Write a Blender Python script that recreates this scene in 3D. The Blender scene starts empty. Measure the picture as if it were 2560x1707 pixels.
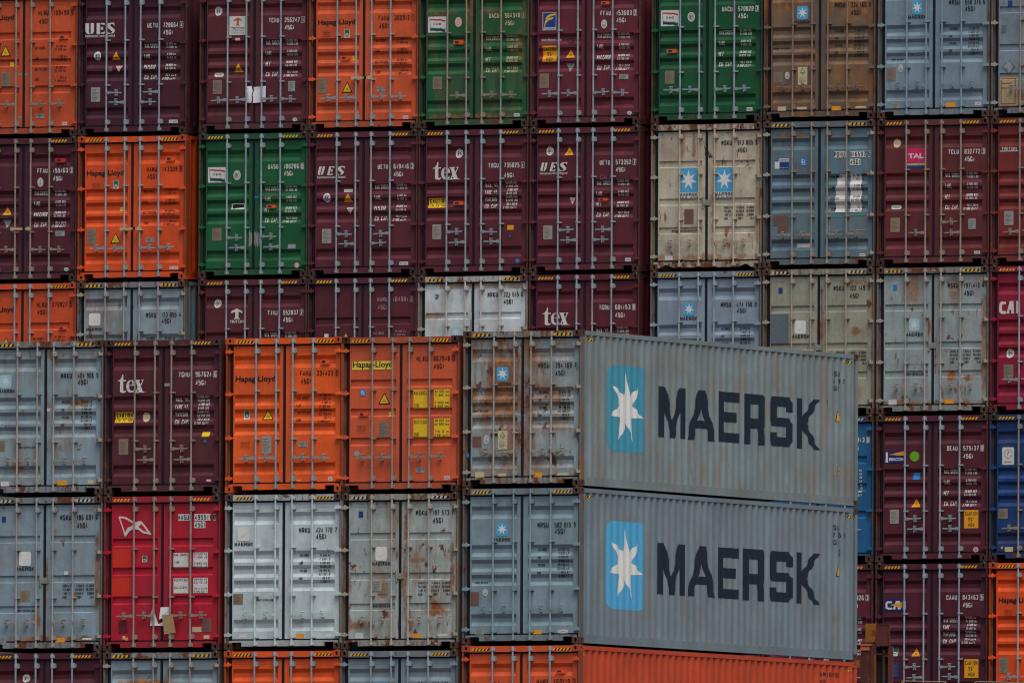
import bpy, math, random
from mathutils import Vector, Matrix
from mathutils.geometry import tessellate_polygon
random.seed(7)
CAM = {'loc': (198.7511, -400.0, -18.1026), 'yaw': 0.4511768586000687, 'pitch': 0.04039036216008982, 'roll': 0.004981198069794094, 'lens': 840.3309660336029}
scene = bpy.context.scene
COL = scene.collection
# ---------------------------------------------------------------- camera, sky, sun, exposure
def make_camera():
    cd = bpy.data.cameras.new('camera'); co = bpy.data.objects.new('camera', cd); COL.objects.link(co)
    y, p, r = CAM['yaw'], CAM['pitch'], CAM['roll']
    fwd = Vector((-math.sin(y)*math.cos(p), math.cos(y)*math.cos(p), math.sin(p)))
    right = Vector((math.cos(y), math.sin(y), 0)); up = right.cross(fwd)
    r2 = right*math.cos(r)+up*math.sin(r); u2 = -right*math.sin(r)+up*math.cos(r)
    m = Matrix((r2, u2, -fwd)).transposed().to_4x4(); m.translation = Vector(CAM['loc'])
    co.matrix_world = m
    cd.lens = CAM['lens']; cd.sensor_width = 36; cd.sensor_fit = 'HORIZONTAL'
    cd.clip_start = 5; cd.clip_end = 5000
    scene.camera = co
make_camera()
SUN_EL, SUN_AZ = math.radians(62), math.radians(134)       # azimuth clockwise from +Y (north)
w = bpy.data.worlds.new('World'); scene.world = w; w.use_nodes = True
nt = w.node_tree; bg = nt.nodes['Background']
sky = nt.nodes.new('ShaderNodeTexSky'); sky.sky_type = 'NISHITA'; sky.sun_disc = False
sky.sun_elevation = SUN_EL; sky.sun_rotation = SUN_AZ; sky.air_density = 1.0; sky.dust_density = 6.0; sky.ozone_density = 0.6
nt.links.new(sky.outputs[0], bg.inputs[0]); bg.inputs[1].default_value = 0.115
sd = bpy.data.lights.new('sun', 'SUN'); sd.energy = 1.85; sd.angle = math.radians(40); sd.color = (1, .96, .9)
so = bpy.data.objects.new('sun', sd); COL.objects.link(so)
sv = Vector((math.sin(SUN_AZ)*math.cos(SUN_EL), math.cos(SUN_AZ)*math.cos(SUN_EL), math.sin(SUN_EL)))
so.rotation_euler = sv.to_track_quat('Z', 'Y').to_euler(); so.location = sv*60
vs = scene.view_settings; vs.view_transform = 'Standard'; vs.look = 'None'; vs.exposure = 0.17; vs.gamma = 1
scene.render.engine = 'CYCLES'
scene.cycles.pixel_filter_type = 'BLACKMAN_HARRIS'; scene.cycles.filter_width = 1.15
# ---------------------------------------------------------------- materials
GAIN = 1.0
def lin(c): 
    return tuple(((x/255)/12.92 if x/255 <= .04045 else ((x/255+.055)/1.055)**2.4)*GAIN for x in c)
def _mat(name):
    m = bpy.data.materials.new(name); m.use_nodes = True
    return m, m.node_tree, m.node_tree.nodes['Principled BSDF']
def noise(nt, vec, scale, detail=4, rough=.6, off=(0, 0, 0), sc=(1, 1, 1)):
    mp = nt.nodes.new('ShaderNodeMapping'); mp.inputs['Location'].default_value = off; mp.inputs['Scale'].default_value = sc
    nt.links.new(vec, mp.inputs[0])
    n = nt.nodes.new('ShaderNodeTexNoise'); n.inputs['Scale'].default_value = scale; n.inputs['Detail'].default_value = detail
    n.inputs['Roughness'].default_value = rough
    nt.links.new(mp.outputs[0], n.inputs['Vector']); return n.outputs['Fac']
def ramp(nt, fac, a, b, lo=0., hi=1.):
    r = nt.nodes.new('ShaderNodeMapRange'); r.inputs[1].default_value = a; r.inputs[2].default_value = b
    r.inputs[3].default_value = lo; r.inputs[4].default_value = hi; r.clamp = True
    nt.links.new(fac, r.inputs[0]); return r.outputs[0]
def math2(nt, op, a, b):
    n = nt.nodes.new('ShaderNodeMath'); n.operation = op
    for i, v in enumerate((a, b)):
        if isinstance(v, (int, float)): n.inputs[i].default_value = v
        else: nt.links.new(v, n.inputs[i])
    return n.outputs[0]
def mixc(nt, fac, a, b, mode='MIX'):
    n = nt.nodes.new('ShaderNodeMix'); n.data_type = 'RGBA'; n.blend_type = mode
    if isinstance(fac, (int, float)): n.inputs[0].default_value = fac
    else: nt.links.new(fac, n.inputs[0])
    for i, v in ((6, a), (7, b)):
        if isinstance(v, tuple): n.inputs[i].default_value = (*v, 1)
        else: nt.links.new(v, n.inputs[i])
    return n.outputs[2]
RUST = lin((112, 66, 38)); RUSTD = lin((66, 38, 26)); DIRT = lin((76, 66, 56)); STAIN = lin((118, 98, 66))
def paint(name, rgb, rust=0., dirt=.3, stain=0., rough=.48, seed=0, fine=1., metal=0., blobs=()):
    m, nt, b = _mat(name)
    tc = nt.nodes.new('ShaderNodeTexCoord').outputs['Object']
    o = (seed*3.7 % 50, seed*1.3 % 50, seed*2.1 % 50)
    # broad fading, fine speckle, vertical wash streaks, all fixed to the paint
    f1 = ramp(nt, noise(nt, tc, 1.1, 3, .5, o), .3, .7, .86, 1.12)
    f2 = ramp(nt, noise(nt, tc, 42, 3, .7, o), .25, .75, 1-.16*fine, 1+.14*fine)
    f3 = ramp(nt, noise(nt, tc, 9, 4, .6, o, (1, 1, .09)), .3, .7, .91, 1.07)
    f = math2(nt, 'MULTIPLY', math2(nt, 'MULTIPLY', f1, f2), f3)
    base = lin(rgb)
    vm = nt.nodes.new('ShaderNodeVectorMath'); vm.operation = 'SCALE'; vm.inputs[0].default_value = base
    nt.links.new(f, vm.inputs['Scale']); c = vm.outputs[0]
    # grime in patches
    g = math2(nt, 'MULTIPLY', ramp(nt, noise(nt, tc, 2.3, 5, .65, (o[1], o[2], o[0])), .48, .78), dirt)
    c = mixc(nt, g, c, DIRT)
    if stain:
        a = ramp(nt, noise(nt, tc, 5.5, 4, .62, (o[2], o[0], o[1]), (1, 1, .14)), .47, .62)
        a2 = ramp(nt, noise(nt, tc, .9, 2, .5, (o[2], o[0], o[1])), .42, .62)
        s = math2(nt, 'MULTIPLY', math2(nt, 'MULTIPLY', a, a2), stain)
        c = mixc(nt, s, c, STAIN)
        s2 = math2(nt, 'MULTIPLY', ramp(nt, noise(nt, tc, 1.9, 5, .6, (o[0], o[2], o[1]), (1, 1, .45)), .52, .66), stain*.8)
        c = mixc(nt, s2, c, lin((124, 84, 50)))
    if blobs:
        sx = nt.nodes.new('ShaderNodeSeparateXYZ'); nt.links.new(tc, sx.inputs[0]); wob = noise(nt, tc, 3.5, 6, .68, o, (1, 1, .6)); tot = None
        for bu, bz, ru, rz, am in blobs:
            dx = math2(nt, 'DIVIDE', math2(nt, 'SUBTRACT', sx.outputs[0], bu), ru); dz = math2(nt, 'DIVIDE', math2(nt, 'SUBTRACT', sx.outputs[2], bz), rz)
            dd = math2(nt, 'SQRT', math2(nt, 'ADD', math2(nt, 'MULTIPLY', dx, dx), math2(nt, 'MULTIPLY', dz, dz)), 0)
            q = ramp(nt, math2(nt, 'ADD', dd, math2(nt, 'MULTIPLY', math2(nt, 'SUBTRACT', wob, .5), 4.6)), 1.2, .5, 0, am); tot = q if tot is None else math2(nt, 'MAXIMUM', tot, q)
        c = mixc(nt, tot, c, mixc(nt, ramp(nt, noise(nt, tc, 7, 5, .65, o), .35, .65), lin((156, 104, 58)), lin((92, 56, 34))))
    rr = None
    if rust:
        t = .70-.11*rust
        n1 = noise(nt, tc, 3.2, 8, .72, (o[1]+5, o[0], o[2]), (1, 1, .7))
        r1 = ramp(nt, n1, t, t+.035)
        n2 = noise(nt, tc, 14, 4, .6, (o[1]+9, o[0], o[2]), (1, 1, .22))
        r2 = math2(nt, 'MULTIPLY', ramp(nt, n2, t+.02, t+.09), .75)
        rr = math2(nt, 'MAXIMUM', r1, r2)
        rc = mixc(nt, ramp(nt, noise(nt, tc, 30, 3, .6, o), .35, .65), RUST, RUSTD)
        c = mixc(nt, rr, c, rc)
    nt.links.new(c, b.inputs['Base Color'])
    rg = ramp(nt, noise(nt, tc, 6, 3, .6, o), .3, .7, rough-.08, rough+.12)
    nt.links.new(rg, b.inputs['Roughness']); b.inputs['Metallic'].default_value = metal
    b.inputs['Specular IOR Level'].default_value = .38
    bp = nt.nodes.new('ShaderNodeBump'); bp.inputs['Strength'].default_value = .25; bp.inputs['Distance'].default_value = .02
    nt.links.new(noise(nt, tc, 3.5, 3, .55, o), bp.inputs['Height']); nt.links.new(bp.outputs[0], b.inputs['Normal'])
    return m
_pc = {}
def P(rgb, rust=0, dirt=.3, stain=0, seed=0, **k):
    key = (rgb, rust, dirt, stain, seed, k.get('blobs'))
    if key not in _pc: _pc[key] = paint('weathered_paint', rgb, rust, dirt, stain, seed=seed, **k)
    return _pc[key]
DCOL = dict(wh=(196, 198, 196), bk=(22, 26, 32), bko=(62, 30, 18), cr=(186, 176, 140), wf=(150, 118, 128), ye=(214, 178, 34), yb2=(216, 190, 66),
    bl=(40, 116, 186), db=(28, 58, 120), dg=(24, 110, 62), tl=(74, 150, 128), gr=(90, 102, 110), sl=(136, 144, 146), pk=(206, 170, 172), pw=(198, 160, 152),
    mf=(116, 74, 86), mf2=(98, 30, 38), lg=(96, 160, 34), orr=(190, 46, 30), yb=(132, 122, 100), br=(104, 84, 72), gl=(140, 144, 140), plate=(122, 112, 98),
    rd=(186, 40, 32), sky=(74, 156, 200), skyd=(60, 138, 162), pale=(150, 186, 198), star=(206, 210, 208), navy=(24, 36, 100), flor=(22, 62, 132), tgreen=(24, 98, 70), orl=(176, 84, 40),
    paper=(208, 212, 216), amber=(214, 150, 26), hz=(208, 158, 30), hzw=(180, 176, 160), pink=(196, 36, 92), bx=(30, 40, 70), beige=(176, 160, 120), grn=(40, 92, 60), mbk=(20, 34, 48), tan=(150, 128, 96), blk=(14, 14, 16), rubber=(14, 20, 34), ores=(214, 84, 34), starp=(186, 204, 208))
DCOL['or'] = (216, 146, 34)
_dm = {}
def D(k):
    if k not in _dm:
        m, nt, b = _mat('decal_'+k); tc = nt.nodes.new('ShaderNodeTexCoord').outputs['Object']
        f = ramp(nt, noise(nt, tc, 26, 4, .7), .3, .7, .84, 1.08)
        vm = nt.nodes.new('ShaderNodeVectorMath'); vm.operation = 'SCALE'; vm.inputs[0].default_value = lin(DCOL[k])
        nt.links.new(f, vm.inputs['Scale']); nt.links.new(vm.outputs[0], b.inputs['Base Color']); b.inputs['Roughness'].default_value = .5
        b.inputs['Specular IOR Level'].default_value = .3
        _dm[k] = m
    return _dm[k]
GALV = paint('galvanised_steel', (132, 148, 156), .0, .35, 0, .5, 3, metal=.0)
GALVR = paint('tarnished_steel', (134, 126, 118), .45, .5, .2, .55, 5, metal=.05)
RUBBER = D('rubber')
CAST = paint('rusted_casting', (70, 50, 42), 1.1, .6, .0, .8, 11)
BRASSY = paint('worn_twistlock_steel', (112, 96, 82), .8, .5, 0, .6, 12)
# ---------------------------------------------------------------- mesh helpers
def link(name, me, parent=None, mats=None):
    o = bpy.data.objects.new(name, me); COL.objects.link(o)
    if parent is not None: o.parent = parent
    if mats:
        for i, m in enumerate(mats):
            if i < len(o.material_slots): o.material_slots[i].link = 'OBJECT'; o.material_slots[i].material = m
    return o
class GB:                                             # solid geometry builder
    def __init__(s): s.v = []; s.f = []; s.mi = []
    def quad(s, a, b, c, d, mi=0):
        n = len(s.v); s.v += [a, b, c, d]; s.f.append((n, n+1, n+2, n+3)); s.mi.append(mi)
    def box(s, x0, x1, y0, y1, z0, z1, mi=0, bev=0):
        n = len(s.v)
        if bev:
            b = bev; prof = [(x0+b, y0), (x1-b, y0), (x1, y0+b), (x1, y1), (x0, y1), (x0, y0+b)]
            k = len(prof)
            s.v += [(p[0], p[1]+(b if p[1] < y0+b else 0)*0, z0) for p in prof]+[(p[0], p[1], z1) for p in prof]
            for i in range(k): s.f.append((n+i, n+(i+1) % k, n+k+(i+1) % k, n+k+i)); s.mi.append(mi)
            s.f.append(tuple(n+k-1-i for i in range(k))); s.mi.append(mi)
            s.f.append(tuple(n+k+i for i in range(k))); s.mi.append(mi); return
        s.v += [(x0, y0, z0), (x1, y0, z0), (x1, y1, z0), (x0, y1, z0), (x0, y0, z1), (x1, y0, z1), (x1, y1, z1), (x0, y1, z1)]
        for f in ((3, 2, 1, 0), (4, 5, 6, 7), (0, 1, 5, 4), (1, 2, 6, 5), (2, 3, 7, 6), (3, 0, 4, 7)):
            s.f.append(tuple(n+i for i in f)); s.mi.append(mi)
    def cyl(s, p, q, r, n=10, mi=0, r2=None):
        p, q = Vector(p), Vector(q); d = (q-p).normalized(); a = d.orthogonal().normalized(); b = d.cross(a); r2 = r if r2 is None else r2
        k = len(s.v)
        for c, rr in ((p, r), (q, r2)):
            for i in range(n):
                t = 2*math.pi*i/n; s.v.append(tuple(c+a*math.cos(t)*rr+b*math.sin(t)*rr))
        for i in range(n): s.f.append((k+i, k+(i+1) % n, k+n+(i+1) % n, k+n+i)); s.mi.append(mi)
        s.f.append(tuple(k+n-1-i for i in range(n))); s.mi.append(mi); s.f.append(tuple(k+n+i for i in range(n))); s.mi.append(mi)
    def prism(s, pts, y0, y1, mi=0):                  # outline in x,z extruded in y (pts counter-clockwise seen from -y)
        n = len(s.v); k = len(pts)
        s.v += [(x, y0, z) for x, z in pts]+[(x, y1, z) for x, z in pts]
        s.f.append(tuple(range(n, n+k))); s.mi.append(mi); s.f.append(tuple(n+2*k-1-i for i in range(k))); s.mi.append(mi)
        for i in range(k): s.f.append((n+i, n+k+i, n+k+(i+1) % k, n+(i+1) % k)); s.mi.append(mi)
    def mesh(s, name, nm=1, smooth=False):
        me = bpy.data.meshes.new(name); me.from_pydata(s.v, [], s.f)
        for _ in range(nm): me.materials.append(None)
        for p, m in zip(me.polygons, s.mi): p.material_index = m; p.use_smooth = smooth
        me.update(); return me
# ---------------------------------------------------------------- door corrugation profiles (bands of recess: z0, z1, slope, depth)
PROF = {'A': [(.335, .555, 0.068, .045), (1.08, 1.29, 0.068, .045), (1.34, 1.565, 0.068, .045), (1.625, 1.84, 0.068, .045), (2.325, 2.56, 0.075, .045)],
        'B': [(.71, .85, .016, .026), (1.28, 1.42, .016, .026), (2.03, 2.165, .016, .026)],
        'C': [(.86, 1.02, .03, .034), (1.40, 1.56, .03, .034), (1.94, 2.10, .03, .034)]}
YD = .060                                              # door skin plane
PANEL = (.115, 1.055)
def breaks(k):
    out = []
    for a, b, s, d in PROF[k]: out += [a, a+s, b-s, b]
    return sorted(out)
def depth(k, z):
    for a, b, s, d in PROF[k]:
        if a < z < b:
            return d*min(1, (z-a)/s, (b-z)/s)
    return 0.
def door_mesh(k, side):
    g = GB(); s = side
    def X(u): return u*s
    def face(u0, u1, z0, z1, y0, y1):                  # y0 at z0, y1 at z1
        a, b = (X(u0), X(u1)) if s > 0 else (X(u1), X(u0))
        g.quad((a, y0, z0), (b, y0, z0), (b, y1, z1), (a, y1, z1))
    zb, zt = .192, 2.738; u0, u1 = .018, (1.15 if side > 0 else 1.078); p0, p1 = PANEL; e = .004; pz0, pz1 = .245, 2.645
    face(u0, p0, zb, zt, YD, YD); face(p1, u1, zb, zt, YD, YD); face(p0, p1, zb, pz0, YD, YD); face(p0, p1, pz1, zt, YD, YD)
    zs = [pz0]+breaks(k)+[pz1]
    for a, b in zip(zs, zs[1:]):
        da = depth(k, a+1e-6) if a != pz0 else 0; db = depth(k, b-1e-6) if b != pz1 else 0
        da, db = (0 if da < 1e-3 else da), (0 if db < 1e-3 else db)
        face(p0, p1, a, b, YD+e+da, YD+e+db)
        for up, sg in ((p0, 1), (p1, -1)):
            x = X(up); g.quad((x, YD, a), (x, YD, b), (x, YD+e+db, b), (x, YD+e+da, a))
    for z in (pz0, pz1):
        g.quad((X(p0), YD, z), (X(p1), YD, z), (X(p1), YD+e, z), (X(p0), YD+e, z))
    for u in (u0, u1): g.quad((X(u), YD, zb), (X(u), YD, zt), (X(u), YD+.055, zt), (X(u), YD+.055, zb))
    for z in (zb, zt): g.quad((X(u0), YD, z), (X(u1), YD, z), (X(u1), YD+.055, z), (X(u0), YD+.055, z))
    return g.mesh('door')
# ---------------------------------------------------------------- flat artwork draped over a corrugated surface
class Art:
    def __init__(s, brk, off, place): s.brk = brk; s.off = off; s.place = place; s.polys = []; s.k = []; s.axis = 1
    def add(s, pts, col, lay=0):
        if len(pts) > 4 or not convex(pts):
            tri = tessellate_polygon([[Vector((p[0], p[1], 0)) for p in pts]])
            for t in tri: s._add([pts[i] for i in t], col, lay)
        else: s._add(pts, col, lay)
    def _add(s, pts, col, lay):
        ax = s.axis; parts = [pts]
        lo = min(p[ax] for p in pts); hi = max(p[ax] for p in pts)
        for b in s.brk:
            if not lo < b < hi: continue
            new = []
            for q in parts:
                A, B = [], []
                for i in range(len(q)):
                    c, d = q[i], q[(i+1) % len(q)]
                    if c[ax] <= b: A.append(c)
                    if c[ax] >= b: B.append(c)
                    if (c[ax]-b)*(d[ax]-b) < 0:
                        t = (b-c[ax])/(d[ax]-c[ax]); m = (c[0]+(d[0]-c[0])*t, c[1]+(d[1]-c[1])*t); A.append(m); B.append(m)
                for w_ in (A, B):
                    if len(w_) > 2: new.append(w_)
            parts = new
        for q in parts: s.polys.append((q, col, lay))
    def build(s, name, parent, over=None):
        if not s.polys: return None
        cols = []; v = []; f = []; mi = []
        for q, c, lay in s.polys:
            if c not in cols: cols.append(c)
            ar = sum(q[i][0]*q[(i+1) % len(q)][1]-q[(i+1) % len(q)][0]*q[i][1] for i in range(len(q)))
            if abs(ar) < 1e-9: continue
            if ar < 0: q = q[::-1]
            cen = sum(p[s.axis] for p in q)/len(q); n = len(v)
            for p in q: v.append(s.place(p[0], p[1], s.off(p[s.axis], cen), .002+.0016*lay))
            f.append(tuple(range(n, n+len(q)))); mi.append(cols.index(c))
        me = bpy.data.meshes.new(name); me.from_pydata(v, [], f)
        for c in cols: me.materials.append(D(c))
        for p, m in zip(me.polygons, mi): p.material_index = m
        return link(name, me, parent)
def convex(p):
    sg = 0
    for i in range(len(p)):
        a, b, c = p[i], p[(i+1) % len(p)], p[(i+2) % len(p)]
        x = (b[0]-a[0])*(c[1]-b[1])-(b[1]-a[1])*(c[0]-b[0])
        if abs(x) < 1e-12: continue
        if sg == 0: sg = 1 if x > 0 else -1
        elif (x > 0) != (sg > 0): return False
    return True
def door_art(k):
    return Art(breaks(k), lambda z, c: depth(k, z) if depth(k, c) > 0 else 0., lambda u, z, o, l: (u, YD+.004+o-l-(.0045), z))
GLY = {  # strokes on a 4 x 8 grid
'0': '10 30 41 47 38 18 07 01 10', '1': '15 28 20', '2': '06 07 18 38 47 45 01 00 40', '3': '07 18 38 47 45 34 14|34 43 41 30 10 01', '4': '30 38 02 42',
'5': '48 08 04 15 35 44 41 30 10 01', '6': '47 38 18 07 01 10 30 41 43 34 04', '7': '08 48 10', '8': '14 05 07 18 38 47 45 34 14|14 03 01 10 30 41 43 34', '9': '01 10 30 41 47 38 18 07 05 14 44',
'A': '00 28 40|12 32', 'B': '00 08 38 47 45 34 04|34 43 41 30 00', 'C': '46 47 38 18 07 01 10 30 41 42', 'D': '00 08 28 46 42 20 00', 'E': '48 08 00 40|04 34', 'F': '48 08 00|04 34',
'G': '46 47 38 18 07 01 10 30 41 43 23', 'H': '00 08|40 48|04 44', 'I': '20 28', 'J': '48 41 30 10 01', 'K': '00 08|04 14 48|14 40', 'L': '08 00 40', 'M': '00 08|40 48|08 23 48', 'N': '00 08 40 48', 'O': '10 30 41 47 38 18 07 01 10',
'P': '00 08 38 47 45 34 04', 'Q': '10 30 41 47 38 18 07 01 10|22 40', 'R': '00 08 38 47 45 34 04|24 40', 'S': '47 38 18 07 05 14 34 43 41 30 10 01', 'T': '08 48|28 20', 'U': '08 01 10 30 41 48', 'V': '08 20 48', 'W': '08 10 25 30 48', 'X': '00 48|08 40',
'Y': '08 24 48|24 20', 'Z': '08 48 00 40', '.': '20 21', ',': '20 21', '-': '14 34', '/': '00 48', "'": '26 28', '"': '16 18|36 38', '(': '38 16 12 30', ')': '18 36 32 10'}
LOW = {'a': '05 35 44 40|42 31 11 02 03 34', 'b': '08 00 30 41 44 35 05', 'c': '44 35 15 04 01 10 30 41', 'd': '48 40 10 01 04 15 45', 'e': '03 43 44 35 15 04 01 10 30 41', 'f': '38 28 17 10|05 35', 'g': '45 15 04 03 12 42|45 41 30 00', 'h': '08 00|05 35 44 40',
'i': '20 25|27 28', 'k': '08 00|03 45|13 40', 'l': '28 20', 'm': '00 05 35 44 40|25 20', 'n': '00 05 35 44 40', 'o': '10 30 41 44 35 15 04 01 10', 'r': '00 05 25 34', 's': '45 15 04 13 33 42 30 00', 't': '17 11 20 30|05 35', 'u': '05 01 10 40 45', 'v': '05 20 45', 'w': '05 10 23 30 45', 'x': '00 45|05 40', 'y': '05 23 45|23 10', 'p': '00 05 35 44 41 30 00', 'q': '40 45 15 04 01 10 40'}
LOW['K'] = GLY['K']
def strip(art, P_, t, col, lay, tv=None):
    """mitred strip along a polyline; t = thickness (tv = thickness of horizontal strokes if different)"""
    P_ = [P_[0]]+[P_[i] for i in range(1, len(P_)) if (P_[i][0]-P_[i-1][0])**2+(P_[i][1]-P_[i-1][1])**2 > 1e-12]
    if len(P_) < 2: return
    closed = abs(P_[0][0]-P_[-1][0])+abs(P_[0][1]-P_[-1][1]) < 1e-9 and len(P_) > 3
    n = len(P_); dirs = []
    for i in range(n-1):
        dx, dy = P_[i+1][0]-P_[i][0], P_[i+1][1]-P_[i][1]; l = math.hypot(dx, dy); dirs.append((dx/l, dy/l))
    def edge(i):
        dx, dy = dirs[i]; h = (t*abs(dy)+(tv or t)*abs(dx))/2/max(.7, 1); return (-dy*h, dx*h, h)
    L, R = [], []
    for i in range(n):
        if closed and i in (0, n-1): a, b = n-2, 0
        else: a, b = max(0, i-1), min(n-2, i)
        x1, y1, h1 = edge(a); x2, y2, h2 = edge(b); nx, ny = x1/h1+x2/h2, y1/h1+y2/h2; m = math.hypot(nx, ny)
        if m < .3: ox, oy = x2, y2
        else:
            nx, ny = nx/m, ny/m; c = max(.45, nx*x2/h2+ny*y2/h2); h = (h1+h2)/2/c; ox, oy = nx*h, ny*h
        L.append((P_[i][0]+ox, P_[i][1]+oy)); R.append((P_[i][0]-ox, P_[i][1]-oy))
    for i in range(n-1): art.add([L[i], R[i], R[i+1], L[i+1]], col, lay)
def text(art, s, x0, z0, x1, z1, col, lay=1, t=None, gap=.34, shear=0., bold=1.):
    """stroke lettering filling the given box"""
    wtab = {'I': .25, '.': .22, "'": .22, '1': .6, ' ': .55, 'l': .25, 'i': .25, ',': .2}
    ws = [wtab.get(c, 1.) for c in s]; tot = sum(ws)+gap*(len(s)-1)
    cw = (x1-x0)/max(tot, .6); H = z1-z0
    if t is None: t = min(.16*H, .30*cw)*bold
    t = min(t, cw*.5)
    x = x0
    for c, wd in zip(s, ws):
        g = LOW.get(c) or GLY.get(c) or GLY.get(c.upper())
        if c != ' ' and g:
            narrow = wd < .6
            for j, st in enumerate(g.split('|')):
                pts = []
                for q in st.split():
                    gx, gy = int(q[0])/4, int(q[1])/8
                    if narrow and c not in '1': gx = .5
                    a = x+t/2+gx*(wd*cw-t); b = z0+t/2+gy*(H-t); pts.append((a+shear*(b-z0), b))
                strip(art, pts, t, col, lay+.35*j)
        x += (wd+gap)*cw
def rect(art, b, col, lay=0): art.add([(b[0], b[1]), (b[2], b[1]), (b[2], b[3]), (b[0], b[3])], col, lay)
def rrect(art, b, col, lay=0, r=.2):
    w_, h = b[2]-b[0], b[3]-b[1]; r = r*min(w_, h); pts = []
    for cx, cz, a0 in ((b[2]-r, b[1]+r, -90), (b[2]-r, b[3]-r, 0), (b[0]+r, b[3]-r, 90), (b[0]+r, b[1]+r, 180)):
        for i in range(4): a = math.radians(a0+30*i); pts.append((cx+r*math.cos(a), cz+r*math.sin(a)))
    art.add(pts, col, lay)
def oval(art, b, col, lay=0, n=20, k=1.):
    cx, cz, rx, rz = (b[0]+b[2])/2, (b[1]+b[3])/2, (b[2]-b[0])/2*k, (b[3]-b[1])/2*k
    art.add([(cx+rx*math.cos(2*math.pi*i/n), cz+rz*math.sin(2*math.pi*i/n)) for i in range(n)], col, lay)
def ub(b, pts): return [(b[0]+x*(b[2]-b[0]), b[1]+y*(b[3]-b[1])) for x, y in pts]
def inner(b, x0, y0, x1, y1): return (b[0]+x0*(b[2]-b[0]), b[1]+y0*(b[3]-b[1]), b[0]+x1*(b[2]-b[0]), b[1]+y1*(b[3]-b[1]))
_font = {}
def bftext(art, s, b, col, lay=1, bold=.0):
    """proportional sans lettering from Blender's built-in font, filling box b"""
    if (s, bold) not in _font:
        cu = bpy.data.curves.new('t', 'FONT'); cu.body = s; cu.offset = bold; cu.resolution_u = 3
        ob = bpy.data.objects.new('t', cu); COL.objects.link(ob); bpy.context.view_layer.update()
        me = bpy.data.meshes.new_from_object(ob.evaluated_get(bpy.context.evaluated_depsgraph_get()))
        V = [(v.co.x, v.co.y) for v in me.vertices]; F = [tuple(p.vertices) for p in me.polygons]
        bpy.data.objects.remove(ob); bpy.data.curves.remove(cu); bpy.data.meshes.remove(me); _font[(s, bold)] = (V, F)
    V, F = _font[(s, bold)]
    x0, x1 = min(v[0] for v in V), max(v[0] for v in V); y0, y1 = min(v[1] for v in V), max(v[1] for v in V)
    for f in F:
        art.add([(b[0]+(V[i][0]-x0)/(x1-x0)*(b[2]-b[0]), b[1]+(V[i][1]-y0)/(y1-y0)*(b[3]-b[1])) for i in f], col, lay)
STAR = []
for i in range(14):
    a = math.pi/2+i*math.pi/7; r = 1. if i % 2 == 0 else .40; STAR.append((.5+.5*r*math.cos(a), .5+.5*r*math.sin(a)))
def star7(art, b, panel, star, lay=0, rr=.18):
    rrect(art, b, panel, lay, rr); art.add(ub(inner(b, .04, .08, .96, .93), STAR), star, lay+1)
BIG = {'M': [[(0, 0), (0, 1), (.24, 1), (.5, .36), (.76, 1), (1, 1), (1, 0), (.78, 0), (.78, .52), (.58, 0), (.42, 0), (.22, .52), (.22, 0)]],
 'A': [[(0, 0), (.40, 1), (.62, 1), (1, 0), (.77, 0), (.50, .72), (.22, 0)], [(.31, .24), (.69, .24), (.62, .40), (.38, .40)]],
 'E': [[(0, 0), (0, 1), (1, 1), (1, .80), (.27, .80), (.27, .60), (.86, .60), (.86, .40), (.27, .40), (.27, .19), (1, .19), (1, 0)]],
 'R': [[(0, 0), (0, 1), (.28, 1), (.28, 0)], [(.28, .80), (.28, 1), (.84, 1), (1, .9), (1, .43), (.88, .33), (1, 0), (.72, 0), (.60, .32), (.28, .32), (.28, .52), (.72, .52), (.72, .80)]],
 'S': [[(0, .28), (0, .10), (.15, 0), (.85, 0), (1, .10), (1, .48), (.85, .58), (.28, .58), (.28, .80), (.72, .80), (.72, .70), (1, .70), (1, .90), (.85, 1), (.15, 1), (0, .90), (0, .50), (.15, .40), (.72, .40), (.72, .19), (.28, .19), (.28, .28)]],
 'K': [[(0, 0), (0, 1), (.22, 1), (.22, .62), (.70, 1), (1, 1), (.40, .50), (1, 0), (.72, 0), (.22, .40), (.22, 0)]]}
def mtext(art, b, col='bk', lay=1):
    n = 6; w_ = (b[2]-b[0])/(n+.2*(n-1))
    for i, c in enumerate('MAERSK'):
        x = b[0]+i*w_*1.2
        for j, pl in enumerate(BIG[c]): art.add([(x+p[0]*w_, b[1]+p[1]*(b[3]-b[1])) for p in pl], col, lay+.4*j)
# ---------------------------------------------------------------- stickers and logos: (object name, draw function)
def k_tri(a, b, bd=0):
    a.add(ub(b, [(0, 0), (1, 0), (.5, 1)]), 'blk' if bd else 'amber', 0)
    if bd: a.add(ub(b, [(.12, .08), (.88, .08), (.5, .86)]), 'ye', 1)
    rect(a, inner(b, .34, .26, .66, .29), 'bk', 2); rect(a, inner(b, .38, .36, .62, .39), 'bk', 2)
def k_dtri(a, b, kind=0):
    c = {0: 'wh', 1: 'sl', 2: 'bx'}[kind]; a.add(ub(b, [(0, 1), (.5, 0), (1, 1)]), 'rd' if kind == 0 else c, 0)
    a.add(ub(b, [(.08, .95), (.5, .1), (.92, .95)]), c, 1)
    for y in (.8, .65, .5): rect(a, inner(b, .5-.35*y, y, .5+.35*y, y+.05), 'gr' if kind < 2 else 'sl', 2)
def k_plate(a, b, c='plate'):
    rrect(a, b, c, 0, .06)
    for i in range(9): rect(a, inner(b, .1, .1+.09*i, .55+.35*((i*37) % 7)/7, .125+.09*i), 'br' if c != 'br' else 'mf', 1)
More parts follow.
